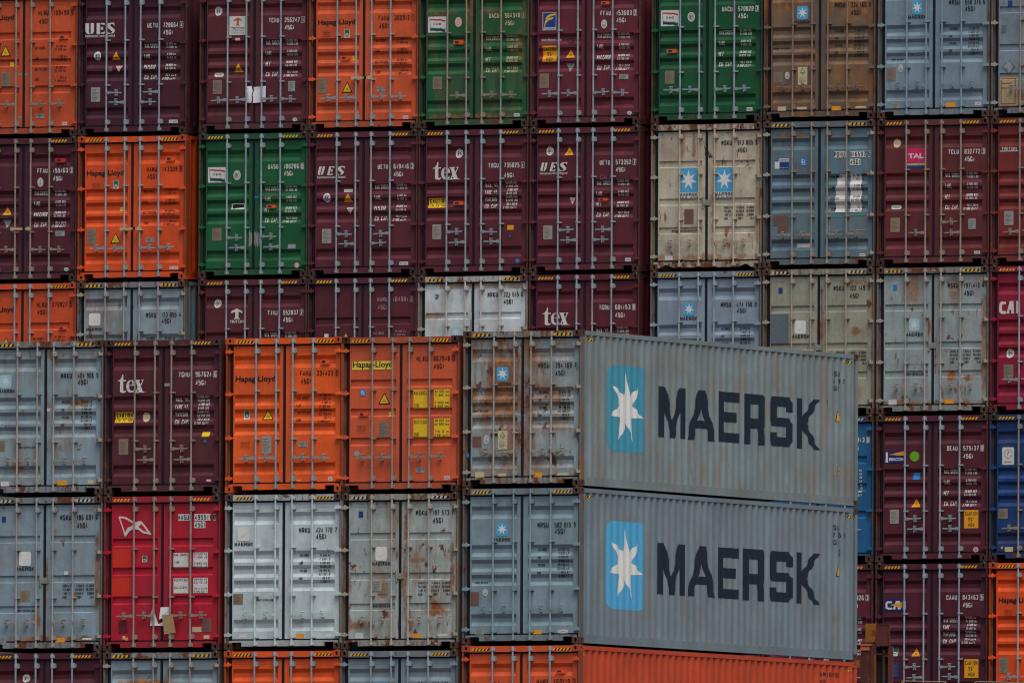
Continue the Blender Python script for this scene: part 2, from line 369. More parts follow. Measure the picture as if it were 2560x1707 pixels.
def k_oval(a, b):
    oval(a, b, 'wh', 0); oval(a, b, 'gr', 1, k=.72); oval(a, b, 'wh', 2, k=.60)
    cx = (b[0]+b[2])/2; h = b[3]-b[1]; w_ = b[2]-b[0]
    text(a, 'BV', cx-.2*w_, b[1]+.3*h, cx+.2*w_, b[1]+.7*h, 'bx', 3, bold=1.3)
def k_seal(a, b):
    oval(a, b, 'wh', 0); oval(a, b, 'gl', 1, k=.75); oval(a, b, 'wh', 2, k=.58); strip(a, ub(b, [(.5, .3), (.5, .72)]), .01, 'gr', 3); strip(a, ub(b, [(.34, .45), (.5, .32), (.66, .45)]), .008, 'gr', 3.4)
def k_mark(a, b, c='wh'):
    oval(a, b, c, 0); 
    if c in ('wh', 'pk'): oval(a, b, 'tl' if c == 'wh' else 'rd', 1, k=.62); rect(a, inner(b, .25, .42, .75, .58), 'wh', 2)
def k_dev(a, b, w_=''): pass
def k_cimc(a, b):
    rect(a, b, 'wh', 0); text(a, 'CIMC', *inner(b, .1, .25, .9, .75), 'navy', 1)
def k_acep(a, b):
    rrect(a, b, 'sl', 0, .1); text(a, 'ACEP-0', *inner(b, .1, .5, .9, .88), 'bx', 1); text(a, 'BV-1', *inner(b, .32, .12, .68, .38), 'bx', 1)
def k_rect(a, b, c): rect(a, b, c, 0)
def k_boxtxt(a, b):
    strip(a, ub(b, [(0, 0), (1, 0), (1, 1), (0, 1), (0, 0)]), .007, 'orl', 0)
    for i, s in enumerate(('REPAIR WITH', 'CORTEN', 'STEEL ONLY')): text(a, s, *inner(b, .1, .72-.28*i, .9, .88-.28*i), 'bko', 1)
def k_badge(a, b):
    rect(a, b, 'wh', 0); rect(a, inner(b, .08, .42, .92, .97), 'tgreen', 1); oval(a, inner(b, .14, .1, .86, .58), 'tgreen', 2); oval(a, inner(b, .24, .16, .76, .52), 'wh', 3); rect(a, inner(b, .3, .26, .7, .36), 'tgreen', 4)
def k_pill(a, b):
    rrect(a, b, 'wh', 0, .5); text(a, 'SPECIALLY', *inner(b, .15, .55, .85, .8), 'gr', 1); text(a, 'TREATED', *inner(b, .25, .2, .75, .42), 'gr', 1)
def k_form(a, b):
    rect(a, b, 'gl', 2)
    for i in range(5): rect(a, inner(b, .12, .12+.17*i, .6+.06*i, .18+.17*i), 'gr', 3)
def k_fsc(a, b):
    rect(a, b, 'cr', 0); a.add(ub(b, [(.22, .68), (.8, .68), (.5, .96)]), 'grn', 1); a.add(ub(b, [(.32, .71), (.7, .71), (.5, .9)]), 'cr', 2)
    text(a, 'FSC', *inner(b, .3, .56, .7, .65), 'grn', 1)
    for i in range(6): rect(a, inner(b, .15, .1+.065*i, .55+.05*(i*3 % 7), .12+.065*i), 'gr', 1)
def k_caut(a, b):
    rect(a, b, 'amber', 0); text(a, 'CAUTION', *inner(b, .07, .70, .93, .92), 'bk', 1); text(a, "9'6\"", *inner(b, .30, .38, .70, .60), 'bk', 1); text(a, 'HIGH', *inner(b, .28, .08, .72, .29), 'bk', 1)
def k_cautw(a, b):
    rect(a, b, 'ye', 0); text(a, 'CAUTION', *inner(b, .06, .52, .96, .9), 'bk', 1, bold=1.3); text(a, "2.9m  9'6\" HIGH", *inner(b, .05, .1, .95, .38), 'bk', 1)
def k_hapag(a, b, c): bftext(a, 'Hapag-Lloyd', (b[0], b[1]-.0, b[2], b[3]), c, 1, .022)
def k_bftxt(a, b, s, c): bftext(a, s, b, c, 1, .02)
def k_txt(a, b, s, c): 
    if len(s) > 14: bftext(a, s, b, c, 1, .01)
    else: text(a, s, *b, c, 1)
def k_star(a, b, p=''):
    if p: star7(a, b, 'pale', 'starp')
    else: star7(a, b, 'sky', 'star')
def k_mtxt(a, b): mtext(a, b)
def k_wbox(a, b): rect(a, b, 'wh', -.4)
def k_rsq(a, b): rrect(a, b, 'star', 0, .15); a.add(ub(b, [(.2, .3), (.5, .25), (.8, .5), (.45, .38)]), 'wh', 1)
def k_tribox(a, b):
    rect(a, b, 'wh', 0); tlogo(a, inner(b, .26, .5, .78, .92), 'orl', 1); bftext(a, 'TRITON', inner(b, .1, .30, .92, .42), 'bk', 1, .02); text(a, 'INTERNATIONAL', *inner(b, .1, .19, .92, .25), 'bk', 1); rect(a, inner(b, .1, .09, .92, .12), 'gr', 1)
def tlogo(a, b, c, lay):
    a.add(ub(b, [(.0, .62), (.08, .82), (.3, .90), (.38, 1.), (.62, 1.), (.70, .90), (.92, .82), (1., .62), (.9, .56), (.80, .66), (.64, .68), (.64, .15), (.78, 0), (.22, 0), (.36, .15), (.36, .68), (.20, .66), (.10, .56)]), c, lay)
def k_tlogo(a, b, c): tlogo(a, b, c, 1)
def k_ues(a, b, sl):
    h = b[3]-b[1]; sh = .28 if sl else 0.
    def L(x0, x1, polys):
        for i, p in enumerate(polys):
            a.add([(b[0]+(x0+(x1-x0)*x)*(b[2]-b[0]-sh*h)+sh*h*y, b[1]+y*h) for x, y in p], 'wh', 1+.3*i)
    g = .07 if sl else 0.
    L(0, .29-g, [[(.0, 1), (.42, 1), (.42, .12), (.60, .0), (.36, .0), (.12, .08), (.0, .28)], [(.52, 1), (1, 1), (1, .25), (.86, .06), (.70, 0), (.62, .12), (.62, 1)][1:]])
    L(.38, .66-g, [[(.0, 1), (.42, 1), (.42, 0), (.0, 0)], [(.50, 1), (1, 1), (1, .78), (.66, .88), (.50, .88)], [(.50, .60), (.8, .66), (.8, .36), (.50, .42)], [(.50, 0), (1, 0), (1, .24), (.66, .12), (.50, .12)]])
    L(.72, 1, [[(.95, 1), (.95, .68), (.80, .86), (.55, .9), (.42, .76), (1., .36), (1., .18), (.85, .04), (.60, 0), (.55, .06), (.72, .18), (.05, .62), (.02, .82), (.18, .97), (.5, 1)], [(.02, 0), (.02, .32), (.2, .12), (.45, .06), (.45, 0)]])
def k_tex(a, b):
    W, H = b[2]-b[0], b[3]-b[1]
    a.add(ub(b, [(0, .66), (.06, .69), (.13, .80), (.17, 1), (.20, 1), (.20, .70), (.30, .70), (.30, .63), (.20, .63), (.20, .14), (.24, .09), (.30, .13), (.31, .09), (.25, .0), (.14, .0), (.085, .06), (.085, .63), (0, .63)]), 'wh', 1)
    pts = [(.34, .37)]+[]
    strip(a, ub(b, [(.365, .40), (.575, .40)]), .04*H, 'wh', 1.5)
    arc = [(.585, .38), (.575, .52), (.53, .63), (.47, .66), (.41, .62), (.375, .50), (.365, .36), (.375, .22), (.42, .11), (.49, .075), (.55, .11), (.60, .18)]
    outer = [(.625, .37), (.61, .55), (.55, .67), (.475, .70), (.39, .66), (.325, .53), (.305, .35), (.325, .17), (.385, .04), (.475, .0), (.555, .03), (.615, .13), (.60, .18), (.55, .12), (.50, .11), (.445, .15), (.415, .24), (.41, .36), (.41, .44), (.42, .56), (.445, .63), (.475, .645), (.505, .62), (.52, .54), (.52, .37)]
    a.add(ub(b, outer), 'wh', 1)
    a.add(ub(b, [(.60, .70), (.80, .70), (.80, .65), (.765, .63), (.90, .06), (.94, .05), (.94, 0), (.72, 0), (.72, .05), (.755, .07), (.64, .64), (.60, .65)]), 'wh', 1.9)
    a.add(ub(b, [(.62, 0), (.72, 0), (.72, .05), (.69, .07), (.775, .33), (.755, .42), (.65, .08), (.62, .05)]), 'wh', 2.3)
    a.add(ub(b, [(.83, .70), (.93, .70), (.93, .65), (.89, .63), (.80, .40), (.825, .32), (.905, .60)]), 'wh', 2.3)
    oval(a, inner(b, .965, 0, 1, .035), 'wh', 1, 8)
def k_flor(a, b):
    rect(a, b, 'wh', 0); rect(a, inner(b, .04, .17, .96, .98), 'flor', 1); bftext(a, 'FLORENS', inner(b, .05, .03, .95, .14), 'navy', 1, .02)
    a.add(ub(b, [(.20, .66), (.42, .86), (.95, .95), (.90, .85), (.52, .76), (.28, .62)]), 'ye', 2); a.add(ub(b, [(.12, .20), (.20, .55), (.42, .68), (.82, .74), (.72, .62), (.40, .54), (.26, .40), (.16, .2)]), 'ye', 2.4)
def k_uasc(a, b):
    rect(a, b, 'wh', 0); strip(a, ub(b, [(.06, .94), (.17, .06)]), .009, 'gr', 1)
    def wave(y, c, l): strip(a, ub(b, [(.12, y+.03), (.3, y+.02), (.5, y-.01), (.68, y+.0), (.82, y-.06), (.95, y-.08)]), .075*(b[3]-b[1]), c, l)
    wave(.80, 'rd', 2); wave(.24, 'tgreen', 2); wave(.15, 'bx', 3)
    oval(a, inner(b, .28, .46, .40, .62), 'gr', 1, 12); oval(a, inner(b, .31, .49, .37, .59), 'wh', 2, 10); text(a, 'UASC', *inner(b, .45, .47, .72, .60), 'bk', 1, bold=1.4)
def k_tal(a, b):
    rect(a, inner(b, 0, .27, 1, 1), 'pink', 0); bftext(a, 'TAL', inner(b, .05, .48, .95, .74), 'wh', 1, .04); rect(a, inner(b, 0, .12, 1, .24), 'cr', 0); text(a, 'CONTAINERS', *inner(b, .06, .15, .94, .21), 'br', 1); rect(a, inner(b, 0, .0, 1, .10), 'db', 0)
def k_cai(a, b, bx):
    if bx: rect(a, b, 'navy', 0); b = inner(b, .02, .15, .98, .85)
    t = .2*(b[3]-b[1])
    strip(a, ub(b, [(.32, .85), (.12, .85), (.06, .7), (.06, .2), (.14, .10), (.34, .10)]), t, 'wh', 1)
    a.add(ub(b, [(.36, 0), (.52, 1), (.70, 1), (.74, 0), (.60, 0), (.59, .3), (.50, .3), (.49, 0)]), 'wh', 1.5)
    rect(a, inner(b, .84, 0, .98, 1), 'wh', 1)
    if bx: a.add(ub(b, [(.22, .5), (.80, .86), (.80, .20)]), 'amber', 2)
def k_beacon(a, b):
    rect(a, b, 'navy', 0); a.add(ub(b, [(.20, .72), (1, 1), (1, .62)]), 'amber', 1); a.add(ub(b, [(.04, .05), (.18, .05), (.16, .65), (.16, .85), (.10, 1), (.05, .85), (.06, .65)]), 'wh', 1); bftext(a, 'BEACON', inner(b, .23, .18, .97, .45), 'wh', 1, .04)
def k_gl(a, b):
    rect(a, b, 'bl', 0); text(a, 'GL', *inner(b, .18, .3, .82, .85), 'wh', 1, bold=1.2); rect(a, inner(b, .15, .12, .85, .18), 'wh', 1)
def k_pno(a, b):
    rect(a, b, 'wh', 0); rect(a, inner(b, 0, .72, .33, 1), 'db', 1); rect(a, inner(b, .34, .0, 1, .68), 'db', 1); text(a, 'P&O', *inner(b, .06, .78, .28, .94), 'wh', 2); text(a, 'Nedlloyd', *inner(b, .40, .78, .95, .94), 'bk', 2); text(a, 'www.ponl.com', *inner(b, .4, .06, .95, .16), 'wh', 2)
def k_ec(a, b): rect(a, b, 'wh', 0); text(a, 'EC', *inner(b, .15, .2, .85, .8), 'bk', 1)
def k_wlab(a, b): rect(a, b, 'wh', 0); a.add(ub(b, [(.1, .1), (.5, .25), (.9, .35), (.92, .85), (.4, .9), (.08, .85)]), 'bk', 1)
def k_card(a, b):
    rrect(a, b, 'wh', 0, .1); oval(a, inner(b, .15, .35, .85, .9), 'gr', 1); oval(a, inner(b, .19, .38, .81, .87), 'wh', 2); a.add(ub(b, [(.4, .45), (.5, .8), (.6, .75), (.5, .6)]), 'gr', 3); text(a, 'Seaview', *inner(b, .15, .1, .85, .26), 'gr', 1)
def k_hsud(a, b):
    o = [(0, .93), (.02, 1), (.2, .97), (.42, .78), (.52, .70), (.62, .76), (.70, .74), (.80, .55), (1, .13), (.97, .10), (.75, .18), (.60, .35), (.45, .38), (.33, .28), (.20, 0), (.10, .5)]
    a.add(ub(b, o), 'wh', 1)
    a.add(ub(b, [(.05, .91), (.18, .89), (.37, .72), (.45, .62), (.38, .52), (.28, .46), (.20, .22), (.13, .55)]), 'hs', 2)
    a.add(ub(b, [(.60, .50), (.70, .62), (.77, .48), (.89, .22), (.76, .29), (.65, .42)]), 'hs', 2)
def k_diam(a, b): a.add(ub(b, [(.5, 0), (1, .5), (.5, 1), (0, .5)]), 'gr', 0); a.add(ub(b, [(.5, .08), (.8, .45), (.65, .8), (.45, .95), (.2, .6), (.12, .45), (.4, .4)]), 'sl', 1)
def k_ylab(a, b, s, c='ye'):
    rect(a, b, c, 0); L = s.split('|'); n = len(L)
    for i, t_ in enumerate(L):
        if t_: text(a, t_, *inner(b, .05, 1-(i+.82)/n, .95 if len(t_) > 5 else .42, 1-(i+.18)/n), 'bk', 1)
def k_outl(a, b): strip(a, ub(b, [(0, .9), (0, 0), (1, .0)]), .012, 'sl', 0); strip(a, ub(b, [(.05, 1), (.95, 1)]), .02, 'tl', .5)
def k_smear(a, b):
    for i in range(9):
        x = (i+.2)/9+.02*math.sin(i*3); a.add(ub(b, [(x, .1+.1*(i % 3)), (x+.08, .05*(i % 2)), (x+.12, .85-.1*(i % 3)), (x+.03, 1-.07*(i % 4))]), 'sl' if i % 2 else 'gl', .2*i)
def k_smear2(a, b): a.add(ub(b, [(0, 0), (.8, 0), (1, .5), (.85, 1), (.3, 1), (.35, .55)]), 'sl', 0)
def k_paper(a, b): pass
def k_rpatch(a, b):
    rect(a, b, 'cr2', 0); strip(a, ub(b, [(.08, .06), (.85, .06), (.85, .93), (.08, .93), (.08, .06)]), .022, 'rs', 1); strip(a, ub(b, [(.1, .62), (.8, .62)]), .03, 'rs', 1.5); strip(a, ub(b, [(.1, .78), (.7, .78)]), .02, 'rs', 1.5)
DCOL['cr2'] = (160, 146, 118); DCOL['rs'] = (132, 76, 40); DCOL['hs'] = (176, 18, 40)
NAMES = dict(tri='warning_sticker', dtri='triangle_sticker', plate='data_plate', oval='inspection_seal', seal='inspection_seal', mark='round_sticker', cimc='maker_label', acep='inspection_label', rect='sticker', boxtxt='repair_notice', badge='green_sticker',
 pill='white_label', form='form_label', fsc='certificate_sticker', caut='caution_board', cautw='caution_board', hapag='name_lettering', bftxt='name_lettering', txt='small_lettering', star='star_logo', mtxt='name_lettering', wbox='logo_backing', rsq='blank_square', tribox='logo_sticker',
 tlogo='winged_emblem', ues='initials_lettering', tex='name_lettering', flor='logo_sticker', uasc='flag_sticker', tal='logo_sticker', cai='logo', beacon='logo_sticker', gl='blue_sticker', pno='logo_sticker', ec='small_tag', wlab='torn_label', card='card_sticker', hsud='flag_logo', diam='placard_remnant', ylab='weight_label', outl='sticker_residue', smear='torn_tape', smear2='scrape_mark', rpatch='rusty_patch')
# ---------------------------------------------------------------- shared part meshes
def casting_mesh():
    """corner casting, outer corner at x=+: local box x -.162..0, y 0...178, z 0...118, oval holes in the front and outer side"""
    g = GB(); W_, Dp, H = .162, .178, .118
    def holed(cx, cz, rx, rz, w0, w1, h0, h1, mp, flip):
        n = 16; ring = []; 
        for i in range(n):
            a = 2*math.pi*i/n; ring.append((cx+rx*math.cos(a), cz+rz*math.sin(a)))
        out = []
        for i in range(n):
            a = 2*math.pi*i/n; c, s = math.cos(a), math.sin(a)
            t = min((w1-cx)/c if c > 1e-6 else ((w0-cx)/c if c < -1e-6 else 1e9), (h1-cz)/s if s > 1e-6 else ((h0-cz)/s if s < -1e-6 else 1e9))
            out.append((cx+c*t, cz+s*t))
        # snap nearest samples to the rectangle corners
        for X_, Z_ in ((w0, h0), (w1, h0), (w1, h1), (w0, h1)):
            j = min(range(n), key=lambda i: (out[i][0]-X_)**2+(out[i][1]-Z_)**2); out[j] = (X_, Z_)
        for i in range(n):
            j = (i+1) % n; q = [mp(*out[i], 0), mp(*out[j], 0), mp(*ring[j], 0), mp(*ring[i], 0)]
            g.quad(*(q[::-1] if flip else q))
            q = [mp(*ring[i], 0), mp(*ring[j], 0), mp(*ring[j], .045), mp(*ring[i], .045)]; g.quad(*(q[::-1] if flip else q))
        k = len(g.v); g.v += [mp(*r, .045) for r in ring]; g.f.append(tuple(range(k, k+n))); g.mi.append(1)
    holed(-.089, .059, .026, .038, -W_, 0, 0, H, lambda a, b, d: (a, d, b), False)
    holed(.089, .059, .026, .038, 0, Dp, 0, H, lambda a, b, d: (-d, a, b), False)
    g.quad((-W_, 0, 0), (-W_, 0, H), (-W_, Dp, H), (-W_, Dp, 0)); g.quad((-W_, Dp, 0), (-W_, Dp, H), (0, Dp, H), (0, Dp, 0))
    g.quad((-W_, 0, H), (0, 0, H), (0, Dp, H), (-W_, Dp, H)); g.quad((-W_, 0, 0), (-W_, Dp, 0), (0, Dp, 0), (0, 0, 0))
    me = g.mesh('corner_casting', 2); return me
def mirror_mesh(me, ax=0):
    m2 = me.copy()
    for v in m2.vertices: v.co[ax] = -v.co[ax]
    m2.flip_normals(); return m2
CASTR = casting_mesh(); CASTL = mirror_mesh(CASTR)
CASTRB = CASTR.copy()
for v in CASTRB.vertices: v.co.y = -v.co.y
CASTRB.flip_normals(); CASTLB = mirror_mesh(CASTRB)
def corr_side(L=12.192, pitch=.2775):
    """breakpoints (y, x-offset) of the trapezoid side corrugation between the corner posts"""
    pts = [(.17, 0.)]; y = .26; n = int((L-.52)/pitch)
    pitch = (L-.52)/n
    for i in range(n):
        pts += [(y, 0.), (y+.068*pitch/.2775, .036), (y+.138*pitch/.2775, .036), (y+.206*pitch/.2775, 0.)]; y += pitch
    pts.append((L-.17, 0.)); return pts
CS = corr_side()
SX = 1.205
def body_mesh():
    g = GB(); L = 12.192
    for s in (1, -1):
        for (y0, d0), (y1, d1) in zip(CS, CS[1:]):
            a, b = (s*(SX-d0), y0), (s*(SX-d1), y1)
            q = [(a[0], a[1], .16), (b[0], b[1], .16), (b[0], b[1], 2.81), (a[0], a[1], 2.81)]; g.quad(*(q if s > 0 else q[::-1]))
        x0, x1 = sorted((s*1.15, s*1.209)); g.box(x0, x1, .165, L-.165, 2.806, 2.885)
        x0, x1 = sorted((s*1.10, s*1.207)); g.box(x0, x1, .18, L-.18, .006, .165)
        x0, x1 = sorted((s*1.14, s*1.2165)); g.box(x0, x1, .18, L-.18, .008, .026)
        x0, x1 = sorted((s*1.10, s*1.216)); g.box(x0, x1, L-.11, L-.003, .119, 2.777)
    g.box(-1.16, 1.16, .1, L-.05, 2.835, 2.866); g.box(-1.15, 1.15, .12, L-.05, .135, .16); g.box(-1.17, 1.17, L-.09, L-.02, .12, 2.83)
    return g.mesh('body', 1)
BODY = body_mesh()
def post_mesh():
    g = GB(); g.box(1.182, 1.2165, .004, .10, .118, 2.778, 0, .006); g.box(1.165, 1.2155, .10, .168, .12, 2.776); return g.mesh('corner_post')
POSTR = post_mesh(); POSTL = mirror_mesh(POSTR)
def sill_mesh(k):
    g = GB()
    pts = [(-1.056, .162), (-1.056, .128), (-.88, .128), (-.86, .116), (-.86, .052), (.86, .052), (.86, .116), (.88, .128), (1.056, .128), (1.056, .162)]
    if k == 'B': pts = [(-1.056, .158), (-1.056, .04), (-1.0, .04), (-.90, .10), (-.85, .10), (-.72, .045), (.72, .045), (.85, .10), (.90, .10), (1.0, .04), (1.056, .04), (1.056, .158)]
    g.prism(pts[::-1] if False else pts, .006, .07); g.box(-1.149, -1.0565, .012, .07, .119, .158); g.box(1.0565, 1.149, .012, .07, .119, .158)
    return g.mesh('door_sill')
SILLA = sill_mesh('A'); SILLB = sill_mesh('B')
g = GB(); g.box(-1.056, 1.056, .004, .09, 2.772, 2.884, 0, .006); g.box(-1.149, -1.0565, .014, .09, 2.772, 2.777); g.box(1.0565, 1.149, .014, .09, 2.772, 2.777); HEADER = g.mesh('door_header')
g = GB(); g.box(-1.164, 1.164, .125, .135, .12, 2.80); g.box(-1.15, 1.15, .066, .12, .1625, .1915); g.box(-1.15, 1.15, .066, .12, 2.7385, 2.7715); g.box(-.0175, .0175, .062, .11, .1925, 2.7375); g.box(-.034, .014, .050, .0585, .195, 2.735)
g.box(-1.142, -1.10, .085, .12, .1925, 2.737); g.box(1.1505, 1.162, .085, .12, .1925, 2.737); GASKET = g.mesh('door_gasket')
def bar_mesh():
    g = GB(); y = -.022
    g.cyl((0, y, .10), (0, y, 2.84), .0185, 12)
    for z in (.075, 2.80):                          # cam and keeper on sill and header
        g.box(-.032, .032, -.030, .006, z, z+.055); g.box(-.045, -.030, -.012, .004, z-.012, z+.05); g.box(.030, .045, -.012, .004, z-.012, z+.05); g.cyl((0, y, z-.012), (0, y, z+.075), .026, 8)
    for z in (.205, 2.60):
        g.box(-.030, .044, -.020, .0595, z, z+.095); g.cyl((0, y-.001, z), (0, y-.001, z+.09), .026, 10); g.box(.044, .056, .020, .0595, z+.012, z+.078)
    for z in (1.0, 1.9): g.cyl((0, y, z-.018), (0, y, z+.018), .029, 10); g.box(.0, .052, .008, .062, z-.015, z+.015); g.box(-.045, .0, .016, .062, z-.012, z+.012)
    return g.mesh('locking_bar', 1, False)
BAR = bar_mesh()
for p in BAR.polygons:
    if len(p.vertices) == 4: p.use_smooth = False
def handle_mesh():                                   # pointing to +x, pivot on the bar
    g = GB(); y = -.036
    g.box(.012, .075, y-.012, y+.022, -.030, .030); g.cyl((.045, y-.016, 0), (.045, y-.011, 0), .011, 8)
    g.prism([(.075, -.022), (.15, -.016), (.20, -.013), (.352, -.011), (.36, 0), (.352, .011), (.20, .013), (.15, .016), (.075, .022)], y-.007, y+.008)
    g.box(.203, .221, y-.018, .062, .010, .045); g.cyl((.212, y-.02, .056), (.212, .062, .056), .014, 10); g.cyl((.212, y-.024, .058), (.212, y-.019, .058), .009, 8)
    g.box(.204, .220, y-.004, .062, -.055, -.012); g.cyl((.212, y-.006, -.058), (.212, .06, -.052), .012, 8)
    return g.mesh('door_handle')
HANDR = handle_mesh(); HANDL = mirror_mesh(HANDR)
def hinge_mesh():                                    # for the right side: post at +x
    g = GB(); pts = [(1.212, -.028), (1.212, .028), (1.11, .030), (1.082, .024), (1.068, .010), (1.068, -.010), (1.082, -.024), (1.11, -.030)]
    g.prism([(x, z) for x, z in pts], -.012, .004); g.cyl((1.142, .02, -.05), (1.142, .02, .05), .018, 8)
    g.prism([(1.13, -.026), (1.13, .026), (1.09, .020), (1.078, .0), (1.09, -.020)], .005, YD)
    return g.mesh('hinge')
HINR = hinge_mesh(); HINL = mirror_mesh(HINR)
DOORS = {(k, s): door_mesh(k, s) for k in 'ABC' for s in (-1, 1)}
g = GB(); g.box(-.055, .055, .03, .15, -.028, 0.0); g.cyl((0, .012, -.03), (0, .03, -.012), .016, 8); g.box(-.02, .035, .004, .03, -.05, -.03); g.cyl((.02, -.004, -.045), (.03, .02, -.02), .010, 6); TWIST = g.mesh('twist_lock')
g = GB(); g.box(-.5, .5, -.028, -.001, -.5, .5, 0); g.box(-.36, .06, -.031, -.028, -.28, .28, 1); g.box(.5, .62, -.018, -.002, -.26, .26, 0); DEVM = g.mesh('tracking_tag', 2)
g = GB(); g.box(-.075, .085, -.02, .05, -.055, .055); g.cyl((-.07, .0, -.11), (-.07, .0, .11), .022, 8); LOCKM = g.mesh('lock_box')
def hazard(art, u0, u1, cols, slant=.035, z0=2.792, z1=2.842, n=5):
    w_ = (u1-u0)/n
    for i in range(n):
        a = u0+i*w_
        art.add([(a, z0), (a+w_*.55, z0), (a+w_*.55+slant, z1), (a+slant, z1)], cols[0], 1)
        if cols[1]: art.add([(a+w_*.55, z0), (a+w_, z0), (a+w_+slant, z1), (a+w_*.55+slant, z1)], cols[1], .5)
BLOBS = {'F41': ((-.45, 2.25, .34, .5, .85), (-.35, 1.65, .40, .5, .8), (-.25, 1.0, .34, .45, .7), (-.9, 1.45, .2, .3, .5), (.3, 2.4, .2, .3, .6), (.55, 1.75, .45, .3, .65), (.15, 1.2, .12, .8, .5), (.7, 1.15, .3, .2, .5), (0, .25, 1.2, .2, .5)),
 'F32': ((.75, .72, .24, .15, 1.), (.10, 2.25, .05, .35, .9), (.08, 1.2, .05, .7, .8), (-1.08, .8, .06, .5, .8), (-.85, .45, .22, .1, .9), (.2, .5, .12, .25, .8), (1.06, 1.5, .05, .6, .9), (-.4, 1.0, .1, .05, .8), (.3, 1.65, .2, .06, .8)),
 'B71': ((-.8, 2.45, .3, .3, .7), (.7, 2.3, .4, .4, .6), (-.3, 1.2, .3, .3, .35), (.6, .9, .4, .3, .4), (-.6, .5, .5, .2, .35)),
 'B62': ((-.55, 2.5, .06, .3, .6), (-.3, 2.5, .04, .35, .7), (-.92, 1.0, .03, .16, 1.), (.42, .75, .07, .1, 1.), (.45, .5, .08, .12, .9), (-.25, .55, .03, .08, .9), (.12, 1.1, .04, .5, .6), (0, .22, 1.2, .08, .7), (1.1, 1.2, .04, 1.2, .6)),
 'B83': ((-.45, 2.5, .18, .3, .75), (.45, 2.35, .12, .4, .6), (-.1, 1.7, .04, .25, 1.), (.05, 1.3, .04, .5, .9), (.4, .75, .1, .1, 1.), (.75, .7, .1, .08, .9), (.5, .45, .05, .06, .9), (1.1, 1.3, .05, .9, .7), (0, .2, 1.2, .06, .8)),
 'B73': ((.8, 1.65, .12, .08, .8), (.6, 2.6, .4, .08, .7), (0.05, 2., .03, .6, .9), (-1.08, 1.5, .04, 1., .6)), 'B43': ((0, 2.7, 1.2, .06, .7), (-.9, 2.1, .3, .05, .6)), 'B13': ((-.85, 2.35, .03, .25, .9), (-.95, 1.9, .05, .15, .9), (-.45, 1.6, .06, .1, .9)),
 'F01': ((.65, 1.72, .22, .07, 1.), (.1, 2.6, .12, .12, .8), (-.6, .55, .14, .12, .9), (.03, 1.8, .04, .6, .5)), 'F02': ((.03, 1.4, .05, .5, .9), (-.2, .6, .1, .15, .8), (1.09, 1.4, .04, 1., .8), (.0, .22, 1.2, .06, .9), (.6, 1.03, .06, .06, .9)),
 'F13': ((-.55, 2.33, .3, .05, 1.), (-.1, 2.33, .3, .05, 1.)), 'B72': ((-.6, 2.62, .4, .04, .8), (.6, 2.62, .4, .03, .8)), 'B41': ((-.1, 2.4, .12, .7, .45), (1.0, 1.6, .1, .3, .35), (0, .2, 1.3, .08, .6), (.4, .55, .12, .12, .4), (-.8, 2.3, .4, .04, .5), (.4, 2.3, .3, .04, .5)), 'B91': ((-.6, .3, .5, .2, .8),)}
